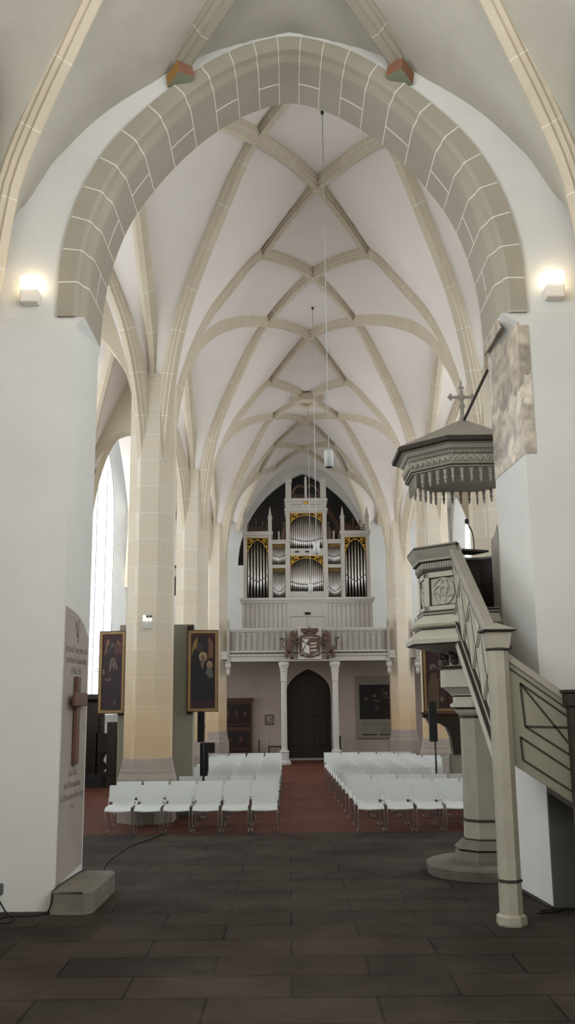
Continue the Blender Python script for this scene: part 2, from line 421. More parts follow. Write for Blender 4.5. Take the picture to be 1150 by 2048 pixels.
# ---- west wall with the tower arch, tower room behind, lower wall under the gallery
mb = MB(); y = YB; arc = [(x, z) for x, z in pointed(-2.35, 3.85, 8.62, 13.1, 14)]; n = len(arc)
mb.add([(x, y, z) for x, z in arc] + [(x, y, 14.8) for x, z in arc], [(i, i + 1, n + i + 1, n + i) for i in range(n - 1)])
for x0, x1, za, zb in ((WL - 1, -2.35, 0, 14.8), (3.85, WR + 1, 0, 14.8), (-2.35, 3.85, 0, 8.62)):
    mb.add([(x0, y, za), (x1, y, za), (x1, y, zb), (x0, y, zb)], [(0, 1, 2, 3)])
prof = [(-2.35, 8.58)] + arc + [(3.85, 8.58)]
mb.loft([[(x, y, z) for x, z in prof], [(x, y + .35, z) for x, z in prof]], cap=False)
mb.build('wall_west', M['plaster'], kind='structure')
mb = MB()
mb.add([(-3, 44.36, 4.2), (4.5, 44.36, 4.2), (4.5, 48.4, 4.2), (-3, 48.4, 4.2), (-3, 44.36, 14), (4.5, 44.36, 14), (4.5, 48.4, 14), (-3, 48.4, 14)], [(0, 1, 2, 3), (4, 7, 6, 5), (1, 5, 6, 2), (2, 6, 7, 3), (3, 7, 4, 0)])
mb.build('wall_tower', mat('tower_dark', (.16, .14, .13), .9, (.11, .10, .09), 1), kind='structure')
for k, (a, b) in enumerate((((-2.4, 46.6, 8.2), (4.6, 46.6, 8.9)), ((-2.4, 46.4, 7.4), (4.6, 46.4, 7.4)), ((2.9, 46.2, 8.3), (1.2, 46.4, 12.)), ((3.6, 46.2, 9.), (1.9, 46.4, 12.)), ((-.6, 46.2, 9.2), (4., 46.4, 11.4)))):
    mb = MB(); mb.bar(a, b, .22, .22); o = mb.build('roof_beam', M['wood'])
    props(o, ('long timber beam rising gently across the dark tower arch behind the organ', 'level timber beam crossing the dark tower arch behind the organ', 'steep timber brace behind the tall middle tower of the organ', 'steep timber brace at the outer edge of the tower arch, beside its twin', 'sloping timber strut high in the tower arch above the organ')[k], 'beam', 'timber beams in the tower arch')

def fl_arch(x0, x1, zs, za, y): return [(x, y, z) for x, z in pointed(x0, x1, zs, za)]
mb = MB(); yw = 39.2; dx0, dx1 = -.12, 1.72
hw = (dx1 - dx0) / 2
arc = [(dx0 + hw + hw * q, z) for q, z in [(-1, 2.45), (-.985, 2.7), (-.93, 2.92), (-.80, 3.12), (-.60, 3.30), (-.38, 3.44), (-.18, 3.54), (0, 3.60), (.18, 3.54), (.38, 3.44), (.60, 3.30), (.80, 3.12), (.93, 2.92), (.985, 2.7), (1, 2.45)]]; n = len(arc); H_ = 4.3
for y, s in ((yw, 1), (yw + .8, 1)):
    mb.add([(x, y, z) for x, z in arc] + [(x, y, H_) for x, z in arc], [(i, i + 1, n + i + 1, n + i) for i in range(n - 1)])
    mb.add([(WL, y, 0), (dx0, y, 0), (dx0, y, H_), (WL, y, H_)], [(0, 1, 2, 3)]); mb.add([(dx1, y, 0), (WR, y, 0), (WR, y, H_), (dx1, y, H_)], [(0, 1, 2, 3)])
prof = [(dx0, 0)] + arc + [(dx1, 0)]
mb.loft([[(x, yw, z) for x, z in prof], [(x, yw + .8, z) for x, z in prof]], cap=False, closed=False)
mb.build('wall_back', mat('plaster_pink', (.50, .42, .36), .88, (.44, .37, .32), 1, .6), kind='structure')
# door: two dark leaves with planks
dr = thing('door_1', (.8, 39.6, 0), None, None); dr['kind'] = 'structure'
for s in (-1, 1):
    mb = MB()
    pts = [(x, z) for x, z in arc if (x - .8) * s >= -.001]
    poly = ([(.8, 0), (dx0 if s < 0 else dx1, 0)] + (pts if s < 0 else pts[::-1])) if True else None
    mb.pxz(poly, 39.55, 39.62)
    lf = mb.build('door_leaf', M['wood_dark'], dr)
    mb = MB()
    for k in range(1, 4):
        x = .8 + s * .92 * k / 4; mb.box(x - .012, x + .012, 39.53, 39.56, .05, 2.9)
    for z in (.5, 1.7): mb.box(min(.84 * 1, .8 + s * .85), max(.8 + s * .04, .8 + s * .85), 39.525, 39.555, z, z + .07)
    mb.build('door_iron', M['black'], lf)
mb = MB(); mb.box(-.3, 1.9, 38.7, 39.3, 0, .06); mb.build('trim_door_step', M['stone_base'], kind='structure')
mb = MB(); mb.box(WL, WR, 36.3, 44, 3.9, 4.2); mb.build('floor_gallery', M['organ'], kind='structure')

# ================================================================ VAULT
def interp(tab, r):
    if r <= tab[0][0]: return tab[0][1]
    for (a, za), (b, zb) in zip(tab, tab[1:]):
        if r <= b: return za + (zb - za) * (r - a) / (b - a)
    return tab[-1][1]
def smooth_tab(tab, n=5): return [(p.x, p.y) for p in catmull([(a, b, 0) for a, b in tab], n)]
T_SHORT = smooth_tab([(.40, 6.7), (.48, 7.4), (.6, 8.3), (.75, 9.05), (.95, 9.72), (1.25, 10.42), (1.7, 11.1), (2.2, 11.72), (2.7, 12.34), (3.1, 12.82), (3.4, 13.05)])
T_LONG = smooth_tab([(.40, 6.7), (.48, 7.4), (.6, 8.0), (.93, 8.75), (1.4, 9.6), (1.92, 10.28), (2.33, 10.72), (3.1, 11.3), (3.84, 11.72), (4.7, 12.15), (5.58, 12.53), (7., 13.05)])
T_ARC = smooth_tab([(.40, 8.5), (.5, 9.3), (.87, 9.98), (1.42, 10.46), (2.15, 11.08), (2.84, 11.6), (3.6, 12.0), (4.3, 12.2)])
RIBS = []     # (name, [(x,y,z)...], kind)
def rib_path(A, B, tab, n=18, zend=None):
    A = Vector((*A, 0)); B = Vector((*B, 0)); L = (B - A).length; Lt = tab[-1][0]; out = []
    for k in range(n + 1):
        s = (k / n) ** 1.6
        r = tab[0][0] + (L - tab[0][0]) * s
        z = interp(tab, tab[0][0] + (Lt - tab[0][0]) * s)
        if zend: z = tab[0][1] + (z - tab[0][1]) * (zend - tab[0][1]) / (tab[-1][1] - tab[0][1])
        p = A + (B - A) * (r / L); out.append(Vector((p.x, p.y, z)))
    return out
def link(A, B, z0, z1, rise=.10, n=8):
    A = Vector((*A, z0)); B = Vector((*B, z1))
    return [A + (B - A) * (k / n) + Vector((0, 0, rise * 4 * (k / n) * (1 - k / n))) for k in range(n + 1)]
node_y = [12.9, 16.7, 21.6, 25.9, 31.1, 35.2, 39.4, 43.3]
boss_y = [15.0, 19.2, 23.7, 28.0, 33.2, 37.1, 41.6]
NZ, BZ = 13.05, 13.5
XL, XR = -.55, 2.05
for X, PX in ((XL, PL), (XR, PR)):
    for i, y in enumerate(node_y):
        for j in (i - 1, i):
            if 0 <= j < len(boss_y): RIBS.append((link((X, y), (AX, boss_y[j]), NZ, 13.1 if j == 4 else BZ), 1))
    for p, nlist in ((1, (16.7, 21.6)), (2, (25.9, 31.1)), (3, (35.2, 39.4))):
        for y in nlist: RIBS.append((rib_path((PX, PY[p]), (X, y), T_SHORT), 1))
    for p, y in ((0, 16.7), (1, 25.9), (2, 35.2), (4, 39.4), (3, 43.3)): RIBS.append((rib_path((PX, PY[p]), (X, y), T_LONG), 1))
    for k in range(4):
        mid = (PY[k] + PY[k + 1]) / 2
        RIBS.append((rib_path((PX, PY[k]), (PX, mid), T_ARC), 1)); RIBS.append((rib_path((PX, PY[k + 1]), (PX, mid), T_ARC), 1))
    # aisle
    WX = WL if PX < 0 else WR; MX = (PX + WX) / 2
    for k in range(5):
        for dy in (-3.2, 3.2):
            y = PY[k] + dy
            if 12.6 < y < 43.8:
                RIBS.append((rib_path((PX, PY[k]), (MX, y), T_SHORT, zend=12.65), 1))
                RIBS.append((rib_path((WX, PY[k]), (MX, y), T_SHORT, zend=12.65), 1))
    for k in range(4):
        a, b = max(PY[k] + 3.2, 12.5), PY[k + 1] - 3.2
        RIBS.append((link((MX, a), (MX, b), 12.65, 12.65, .05), 1))
        if PY[k + 1] < 44: RIBS.append((link((MX, b), (MX, min(PY[k + 1] + 3.2, 43.9)), 12.65, 12.65, -.25), 1))

PROF = [(-.15, -.38), (-.15, -.15), (-.115, -.12), (-.11, -.075), (-.06, -.045), (-.055, 0), (.055, 0), (.06, -.045), (.11, -.075), (.115, -.12), (.15, -.15), (.15, -.38)]
def rib_frames(path):
    fr = []
    for i, p in enumerate(path):
        t = (path[min(i + 1, len(path) - 1)] - path[max(i - 1, 0)]).normalized()
        h = Vector((path[-1].x - path[0].x, path[-1].y - path[0].y, 0)).normalized()
        sd = h.cross(Vector((0, 0, 1)))
        tr = t.dot(h); nrm = h * t.z - Vector((0, 0, 1)) * tr      # outwards / down
        fr.append((p, sd, nrm.normalized()))
    return fr
def rib_mesh(mb, path, sc=1., joint=.9):
    # resample with narrow mortar strips
    L = [0]
    for a, b in zip(path, path[1:]): L.append(L[-1] + (b - a).length)
    tot = L[-1]
    def at(s):
        for i in range(len(L) - 1):
            if s <= L[i + 1] + 1e-6: return path[i].lerp(path[i + 1], (s - L[i]) / max(1e-6, L[i + 1] - L[i]))
        return path[-1]
    ss = [(s, 0) for s in L]
    k = joint * .7
    while k < tot - .15: ss.append((k, 1)); ss.append((k + .014, 0)); k += joint
    ss.sort()
    pts = [at(s) for s, _ in ss]
    fr = rib_frames(path)
    def fat(s):
        for i in range(len(L) - 1):
            if s <= L[i + 1] + 1e-6:
                t = (s - L[i]) / max(1e-6, L[i + 1] - L[i]); return fr[i][1], fr[i][2].lerp(fr[i + 1][2], t).normalized()
        return fr[-1][1], fr[-1][2]
    rings = []; mis = []
    for (s, j), p in zip(ss, pts):
        sd, nr = fat(s)
        rings.append([p + sd * (a * sc) + nr * (b * sc) for a, b in PROF]); mis.append(j)
    mb.loft(rings, closed=False, cap=False, mis=mis)

RIBS = [([q for q in p if 12.52 < q.y < 43.98], k) for p, k in RIBS]
RIBS = [(p, k) for p, k in RIBS if len(p) > 2]
# web: a membrane hung between the ribs (Poisson on a grid)
def membrane(x0, x1, y0, y1, h, fixed, bulge, z_init, iters=2600):
    nx = int(round((x1 - x0) / h)) + 1; ny = int(round((y1 - y0) / h)) + 1
    Z = np.full((ny, nx), z_init, float); F = np.zeros((ny, nx), bool)
    acc = {}
    for x, y, z in fixed:
        i = int(round((y - y0) / h)); j = int(round((x - x0) / h))
        if 0 <= i < ny and 0 <= j < nx: acc.setdefault((i, j), []).append(z)
    for (i, j), zs in acc.items(): Z[i, j] = sum(zs) / len(zs); F[i, j] = True
    V = Z.copy()
    for it in range(iters):
        P = np.pad(Z, 1, mode='edge')
        A = (P[:-2, 1:-1] + P[2:, 1:-1] + P[1:-1, :-2] + P[1:-1, 2:]) / 4 + bulge * h * h / 4
        Z = np.where(F, V, Z + 1.0 * (A - Z))
    return Z, nx, ny
fixed = []
for path, k in RIBS:
    fr = rib_frames(path)
    for (p, sd, nr), (q, _, nr2) in zip(fr, fr[1:]):
        m = max(2, int((q - p).length / .05))
        for t in range(m + 1):
            w = p.lerp(q, t / m) - nr.lerp(nr2, t / m) * .20
            fixed.append((w.x, w.y, w.z))
fixed = [f for f in fixed if f[2] > 8.7]
for PX in (PL, PR):
    for y in PY[1:4]:
        for i in range(-5, 6):
            for j in range(-5, 6):
                if (i * .09) ** 2 + (j * .09) ** 2 < .44 ** 2: fixed.append((PX + i * .09, y + j * .09, 8.6))
for WX in (WL, WR):
    for y in np.arange(12.5, 44., .09):
        d = min(abs(y - p) for p in PY)
        fixed.append((WX, y, 9.0 + 3.3 * min(1, d / 3.2) ** .55))
hg = .09
Z, nx, ny = membrane(WL, WR, YA, YB, hg, fixed, .22, 12.6)
mb = MB()
mb.v = [(WL + j * hg, YA + i * hg, float(Z[i, j])) for i in range(ny) for j in range(nx)]
mb.f = [(i * nx + j, i * nx + j + 1, (i + 1) * nx + j + 1, (i + 1) * nx + j) for i in range(ny - 1) for j in range(nx - 1)]
mb.m = [0] * len(mb.f); mb.sm = [True] * len(mb.f)
ceil = mb.build('ceiling', M['plaster_vault'], kind='structure')
for path, k in RIBS:
    rb = MB(); rib_mesh(rb, path); rb.build('vault_rib', [M['stone_rib'], M['mortar']], ceil)
# carved bosses and the open ring
for j, y in enumerate(boss_y):
    rb = MB()
    if j == 4:
        rings = []
        for k in range(25):
            a = 2 * PI * k / 24; c, s = math.cos(a), math.sin(a)
            rings.append([(AX + c * r, y + s * r * 1.25, 13.0 + dz) for r, dz in ((.46, .3), (.46, .05), (.40, .0), (.30, .0), (.26, .06), (.26, .3))])
        rb.loft(rings, cap=False); rb.build('vault_ring', M['stone_rib'], ceil)
        rb = MB(); rb.lathe((AX, y, 13.28), [(.44, 0), (.44, .05)], 20); rb.build('ring_cover', M['wood'], ceil)
    else:
        rb.lathe((AX, y, BZ), [(.05, -.03), (.13, -.02), (.16, .03), (.16, .2)], 8); rb.build('boss', M['stone_rib'], ceil)

# aisle cross arches (thick soffits) at each pillar
for PX, WX, nm in ((PL, WL, 'left'), (PR, WR, 'right')):
    s = 1 if WX > PX else -1
    for p in (1, 2, 3):
        y = PY[p]; a0 = PX + s * .40; a1 = WX; w = abs(a1 - a0)
        arc = []
        for k in range(17):
            t = k / 16; zz = 8.6 + 1.85 * math.sin(PI * min(1, max(0, t))) ** .62
            arc.append((a0 + s * w * t, zz))
        n = len(arc); mb = MB()
        for yy in (y - .28, y + .28):
            mb.add([(x, yy, z) for x, z in arc] + [(x, yy, 12.6) for x, z in arc], [(i, i + 1, n + i + 1, n + i) for i in range(n - 1)])
        mb.loft([[(x, y - .28, z) for x, z in arc], [(x, y + .28, z) for x, z in arc]], cap=False, closed=False)
        mb.build('wall_aisle_arch_%s' % nm, M['stone_rib'], kind='structure')

# ---- choir vault
def mirror(x): return .2 - x
T_CH = smooth_tab([(.25, 7.1), (.46, 8.1), (.67, 8.85), (1.19, 9.58), (1.57, 10.0), (1.84, 10.3), (2.16, 10.65), (3., 11.3), (4., 11.85), (5.2, 12.1)])
CR = [rib_path((-3.9, 11.3), (.1, 8), T_CH, 20), rib_path((4.1, 11.3), (.1, 8), T_CH, 20)]
for sx in (-1, 1):
    CR.append([Vector((.1 + sx * 1.5 * (1 - k / 8), 11.42 - 1.9 * k / 8, 10.72 + .7 * (k / 8) ** .9)) for k in range(9)])
CR.append([Vector((.1, 9.5 - 1.5 * k / 6, 11.42 + .68 * k / 6)) for k in range(7)])
for sx in (-1, 1):
    for y in (3., -3.): CR.append([Vector((.1 + sx * (4. - 4. * t), y, 8.2 + 4.0 * math.sin(t * PI / 2) ** .8)) for t in [k / 14 for k in range(15)]])
fixed = []
for path in CR:
    for a, b in zip(path, path[1:]):
        for t in range(8):
            q = a.lerp(b, t / 8); fixed.append((q.x, q.y, q.z + .2))
wb = [(3.95, 8.2), (3.66, 8.7), (3.47, 8.9), (3.2, 9.4), (2.65, 10.05), (2.0, 10.5), (1.55, 10.82), (.95, 11.1), (0, 11.37)]
wbs = [(p.x, p.y) for p in catmull([(a, b, 0) for a, b in wb], 8)]
for a, z in wbs:
    for d in (a, -a): fixed.append((.1 + d, 11.42, z))
for y in np.arange(-8, 11.2, .1):
    for x in (-3.95, 4.15): fixed.append((x, y, 8.3 + 2.3 * abs(math.sin((y - 3) * PI / 6)) ** .6))
hc = .075
Z, nx, ny = membrane(-3.95, 4.15, -8, 11.4, hc, fixed, .25, 11., 3000)
mb = MB()
mb.v = [(-3.95 + j * hc, -8 + i * hc + (.02 if i == ny - 1 else 0), float(Z[i, j])) for i in range(ny) for j in range(nx)]
mb.f = [(i * nx + j, i * nx + j + 1, (i + 1) * nx + j + 1, (i + 1) * nx + j) for i in range(ny - 1) for j in range(nx - 1)]
mb.m = [0] * len(mb.f); mb.sm = [True] * len(mb.f)
cceil = mb.build('ceiling_choir', M['plaster_choir'], kind='structure')
for i, path in enumerate(CR):
    rb = MB(); rib_mesh(rb, path, 1.05); rb.build('vault_rib', [M['stone_arch'] if i in (2, 3) else M['stone_rib'], M['mortar']], cceil)
# painted stone ends of the two short ribs, and the painted wall shafts in the corners
for sx in (-1, 1):
    mb = MB(); c = Vector((.1 + sx * 1.50, 11.36, 10.66))
    ux = Vector((-sx * 1.5, -1.9, .6)).normalized(); uy = ux.cross(Vector((0, 0, 1))).normalized(); uz = uy.cross(ux)
    mb.obox(c - uz * .02, ux, uy, uz, .15, .12, .10)
    mb.m = [2, 2, 1, 0, 1, 2] if sx < 0 else [2, 2, 0, 0, 2, 2]
    mb.build('rib_end', [M['red'], M['ochre'], M['green']], cceil)
    mb = MB(); mb.lathe((-3.86 if sx < 0 else 4.06, 11.2, 7.2), [(.10, 0), (.15, .1), (.15, .9), (.16, 1.0)], 8, mis=[0, 0, 1, 0]); mb.build('painted_shaft', [M['red'], M['ochre']], cceil)

# ================================================================ PILLARS
def pillar(x, y, label):
    t = thing('stone_pillar', (x, y, 0), label, 'pillar', 'octagonal stone pillars of the nave')
    MB().octo((x, y, 0), [(.465, 1.2), (.465, 9.2)]).build('shaft', M['ashlar'], t)
    MB().octo((x, y, 0), [(.56, 0), (.56, .80), (.555, .84), (.52, .94), (.52, .98), (.505, 1.02), (.48, 1.17), (.465, 1.22)]).build('base', M['stone_base'], t)
    return t
pillar(PL, PY[1], 'large octagonal sandstone pillar carrying a small white spotlight box, beside the front left chairs')
pillar(PL, PY[2], 'octagonal sandstone pillar with a slim dark loudspeaker on its side, second in the left row')
pillar(PL, PY[3], 'octagonal sandstone pillar at the left end of the organ gallery parapet')
pillar(PR, PY[1], 'octagonal sandstone pillar standing half hidden behind the pulpit and its canopy')
pillar(PR, PY[2], 'octagonal sandstone pillar seen between the pulpit and the gallery pillar, second in the right row')
pillar(PR, PY[3], 'octagonal sandstone pillar at the right end of the organ gallery parapet')
# ================================================================ PULPIT
PX_, PY_ = 2.65, 13.5
t = thing('pulpit', (PX_, PY_, 0), 'grey painted octagonal pulpit on a slender column, with swirling tracery panels', 'pulpit')
c = (PX_, PY_, 0)
rings = []
for r, z in ((.74, 0), (.755, .12), (.73, .15)):
    rings.append([(PX_ + r * 1.06 * math.cos(2 * PI * k / 20), PY_ + r * 1.06 * math.sin(2 * PI * k / 20), z) for k in range(20)])
MB().loft(rings).build('foot_slab', mat('step_stone', (.10, .085, .07), .85, (.16, .14, .12), 3, .5, .3, 20), t, label='worn round stone step under the pulpit column')
b = MB().octo(c, [(.40, .14), (.40, .20), (.36, .30), (.385, .33), (.37, .345), (.28, .43), (.255, .45)], mis=[0, 0, 1, 0, 0, 0, 0])
b.build('column_base', [mat('pulpit_stone', (.17, .155, .13), .8, (.12, .11, .095), 5, .6), M['trim']], t)
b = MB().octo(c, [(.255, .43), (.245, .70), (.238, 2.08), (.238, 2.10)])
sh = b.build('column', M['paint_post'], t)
for a, z in ((.256, .44), (.248, .69), (.242, 2.07)):
    MB().octo(c, [(a, z - .018), (a + .014, z - .010), (a + .014, z + .010), (a, z + .018)]).build('dark_ring', M['trim'], sh)
b = MB().octo(c, [(.238, 2.08), (.28, 2.12), (.315, 2.17), (.36, 2.20), (.36, 2.24), (.32, 2.26), (.32, 2.34), (.34, 2.36), (.35, 2.38), (.44, 2.46), (.475, 2.475), (.475, 2.72), (.51, 2.725), (.52, 2.75), (.48, 2.76)], mis=[0, 0, 1, 0, 0, 0, 1, 0, 0, 0, 0, 1, 1, 1, 0])
cap_ = b.build('capital', [M['paint'], M['trim']], t)
leaf = MB()
for k in range(16):
    a = 2 * PI * (k + .5) / 16; r = .43
    for d, h in ((0, .22), (.05, .15)):
        x, y = PX_ + math.cos(a + d * 2) * r, PY_ + math.sin(a + d * 2) * r
        leaf.ball((x, y, 2.76 + h * .5), .045, .045, h * .42, 6)
        leaf.ball((x + math.cos(a) * .03, y + math.sin(a) * .03, 2.76 + h * .9), .055, .055, .05, 6)
leaf.build('leaf_crest', M['trim'], cap_, label='black carved leaf crest on the capital')
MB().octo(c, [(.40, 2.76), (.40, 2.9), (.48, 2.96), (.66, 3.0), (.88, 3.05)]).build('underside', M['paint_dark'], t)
sk = MB().octo(c, [(.88, 3.045), (.925, 3.06), (.935, 3.12), (.92, 3.15), (.80, 3.25), (.80, 3.28), (.855, 3.30), (.87, 3.33), (.855, 3.36), (.76, 3.45), (.75, 3.47), (.765, 3.49), (.755, 3.52), (.725, 3.53)], mis=[1, 0, 0, 0, 1, 0, 0, 0, 0, 1, 0, 1, 0, 0])
sk.build('skirt', [M['paint'], M['trim']], t)
# parapet: seven sides, the one towards the stair is open
def side(k, a):
    """centre, outward normal and tangent of side k (0 = towards -Y)"""
    an = -PI / 2 + k * PI / 4
    n = Vector((math.cos(an), math.sin(an), 0)); tg = Vector((-n.y, n.x, 0))
    return Vector((PX_, PY_, 0)) + n * a, n, tg
S2 = .72 * math.tan(PI / 8)
for k in range(1, 8):
    cc, n, tg = side(k, .72)
    Z = Vector((0, 0, 1))
    def bx(u0, u1, d0, d1, z0, z1, mbx, mi=0):
        cen = cc + tg * ((u0 + u1) / 2) + n * ((d0 + d1) / 2) + Z * ((z0 + z1) / 2)
        mbx.obox(cen, tg, n, Z, (u1 - u0) / 2, (d1 - d0) / 2, (z1 - z0) / 2, mi)
    m = MB()
    bx(-S2, S2, -.07, -.035, 3.3, 4.36, m)                      # back board
    bx(-S2, -S2 + .07, -.04, 0, 3.5, 4.06, m); bx(S2 - .07, S2, -.04, 0, 3.5, 4.06, m)
    bx(-S2, S2, -.04, 0, 3.5, 3.585, m); bx(-S2, S2, -.04, 0, 3.985, 4.06, m)
    # dark inner fillet of the frame
    for u0, u1, z0, z1 in ((-S2 + .07, -S2 + .085, 3.585, 3.985), (S2 - .085, S2 - .07, 3.585, 3.985), (-S2 + .07, S2 - .07, 3.585, 3.60), (-S2 + .07, S2 - .07, 3.97, 3.985)):
        bx(u0, u1, -.036, -.012, z0, z1, m, 1)
    pan = m.build('parapet_panel', [M['paint'], M['trim']], t)
    li = MB(); bx(-S2 + .03, S2 - .03, -.10, -.07, 3.33, 4.38, li); bx(-S2 + .03, S2 - .03, -.115, -.10, 4.0, 4.05, li); bx(-S2 + .03, S2 - .03, -.115, -.10, 3.7, 3.73, li)
    li.build('lining', M['wood_dark'], pan)
    if k in (7, 6, 5, 1, 2):
        tr = MB(); o = cc - n * .022 + Z * 3.785
        P2 = lambda u, z: o + tg * u + Z * z
        Rr = .18
        tr.tube([P2(Rr * math.cos(q), Rr * math.sin(q)) for q in [2 * PI * i / 24 for i in range(24)]], .012, 6, closed=True)
        tr.tube([P2(.058 * math.cos(q), .058 * math.sin(q)) for q in [2 * PI * i / 14 for i in range(14)]], .010, 6, closed=True)
        for j in range(4):                                       # four whirling fish bladders
            a0 = j * PI / 2 + .3
            pts = []
            for i in range(9):
                s = i / 8; a = a0 + s * 1.5; r = .06 + (Rr - .06) * (s ** .8)
                pts.append(P2(r * math.cos(a), r * math.sin(a)))
            tr.tube(pts, .010, 6)
            pts = []
            for i in range(7):
                a = a0 + 1.25 + PI * (.9 - 1.9 * i / 6) * .5 + .4; rr = .05
                cx_, cz_ = .115 * math.cos(a0 + 1.1), .115 * math.sin(a0 + 1.1)
                pts.append(P2(cx_ + rr * math.cos(a), cz_ + rr * math.sin(a)))
            tr.tube(pts, .009, 6)
        tr.build('tracery', M['paint'], pan)
rim = MB().octo(c, [(.70, 4.06), (.745, 4.065), (.745, 4.10), (.76, 4.11), (.755, 4.19), (.80, 4.21), (.80, 4.24), (.835, 4.30), (.87, 4.37), (.87, 4.40), (.86, 4.42), (.66, 4.42), (.66, 4.06)], mis=[1, 1, 0, 0, 1, 0, 0, 0, 1, 0, 0, 0, 0], skip=(0,), cap=False)
rimo = rim.build('cornice', [M['paint_dark'], M['trim']], t)
den = MB()
for k in range(1, 8):
    cc, n, tg = side(k, .757)
    for i in range(14):
        den.obox(cc + tg * ((i - 6.5) * .043) + Vector((0, 0, 4.15)), tg, n, (0, 0, 1), .013, .012, .03)
den.build('dentils', M['paint_dark'], rimo)
eb = MB(); eb.pyz([(12.60, 3.3), (13.05, 3.3), (13.05, 4.5), (12.85, 4.52), (12.72, 4.58), (12.62, 4.58)], 2.86, 2.90); eb.tube([(2.88, 12.64 + .05 * math.cos(q), 4.58 + .05 * math.sin(q)) for q in [i * .6 for i in range(8)]], .018, 6)
eb.build('end_board', M['paint_dark'], t)
MB().octo(c, [(.66, 3.30), (.66, 3.33)]).build('floor_board', M['wood_dark'], t)
d_ = MB().bar((2.2, 13.55, 4.44), (2.9, 13.95, 4.46), .35, .03); d_.build('book_rest', M['wood_dark'], t)
# microphone on the pulpit
m = thing('microphone', (2.80, 13.95, 4.47), 'black gooseneck microphone rising from the pulpit rim', 'microphone')
MB().tube(catmull([(2.80, 13.95, 4.47), (2.80, 13.94, 4.62), (2.77, 13.9, 4.78), (2.70, 13.85, 4.90)], 5), .010, 6).build('gooseneck', M['black'], m)
MB().ball((2.69, 13.84, 4.92), .035, .035, .045, 8).build('capsule', M['black'], m)

# ---- sounding board
PY_ = 13.58; c = (PX_, PY_, 0)
t = thing('sounding_board', (PX_, PY_, 5.3), 'octagonal grey wooden canopy with pointed fringe hanging above the pulpit', 'canopy')
MB().octo(c, [(.03, 6.42), (.07, 6.40), (1.02, 5.90), (1.04, 5.87), (1.03, 5.83), (.98, 5.82)][::-1], mis=[1, 1, 1, 0, 0, 0]).build('roof', [M['paint_dark'], M['trim']], t)
b = MB().octo(c, [(.86, 5.52), (.845, 5.54), (.90, 5.665), (.885, 5.675), (.855, 5.685), (.855, 5.735), (.90, 5.755), (.93, 5.80), (.99, 5.825)], mis=[1, 0, 1, 1, 0, 0, 0, 0, 0])
fz = b.build('frieze', [M['paint_dark'], M['trim']], t)
den = MB(); fol = MB()
for k in range(8):
    cc, n, tg = side(k, .866)
    for i in range(24):
        den.obox(cc + tg * ((i - 11.5) * .029) + Vector((0, 0, 5.71)), tg, n, (0, 0, 1), .009, .012, .025)
    cc, n, tg = side(k, .878)
    for i in range(7):
        u = (i - 3) * .096
        P3 = lambda du, dz: cc + tg * (u + du) + Vector((0, 0, 5.60 + dz)) + n * (dz * .45)
        fol.tube([P3(-.045, -.035), P3(-.02, .02), P3(.015, .035), P3(.035, .005), P3(.01, -.02)], .010, 5)
        fol.tube([P3(.01, .03), P3(.04, .04), P3(.05, -.03)], .008, 5)
den.build('dentils', M['paint_dark'], fz); fol.build('carved_foliage', M['paint'], fz)
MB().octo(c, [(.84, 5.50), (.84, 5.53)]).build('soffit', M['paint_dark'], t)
for k in range(8):
    cc, n, tg = side(k, .80); s2 = .80 * math.tan(PI / 8); N = 5; p = 2 * s2 / N
    fr = MB()
    outl = [(-s2, 5.54)]
    for i in range(N + 1):
        u = -s2 + i * p
        tooth = [(-.22, .03), (-.17, -.01), (-.12, -.05), (-.10, -.085), (-.17, -.10), (-.17, -.125), (-.08, -.135), (-.07, -.155), (-.14, -.165), (-.07, -.18), (0, -.215)]
        tooth = tooth + [(-a, z) for a, z in tooth[-2::-1]]
        for a, z in tooth:
            if -s2 - 1e-4 <= u + a * p <= s2 + 1e-4: outl.append((u + a * p, 5.465 + z * .85))
        if i < N:
            for q in (.26, .32, .40, .5, .60, .68, .74): outl.append((u + p * q, 5.49 + .035 * math.sin(PI * (q - .22) / .56)))
    outl.append((s2, 5.54))
    poly = [cc + tg * u + Vector((0, 0, z)) for u, z in outl]
    fr.prism(poly, n * -.03)
    fr.build('fringe', M['paint_dark'], t)
fi = MB().lathe((PX_, PY_, 6.40), [(.06, 0), (.05, .05), (.035, .08), (.03, .2), (.06, .22), (.055, .25), (.03, .27), (.028, .50), (.012, .57), (.02, .60), (.004, .66)], 8)
fi.ball((PX_, PY_, 6.78), .06, .05, .06, 8)
for s in (-1, 1):
    fi.bar((PX_, PY_, 6.78), (PX_ + s * .17, PY_, 6.78), .03, .035)
    for dx, dz in ((.19, 0), (.165, .035), (.165, -.03)): fi.ball((PX_ + s * dx, PY_, 6.78 + dz), .025, n=6)
    fi.ball((PX_ + s * .03, PY_, 6.93), .02, n=6)
fi.build('cross_finial', M['paint_dark'], t)
MB().tube([(2.66, 13.5, 6.40), (2.83, 12.54, 6.83)], .022, 8).build('support_rod', M['trim'], t)

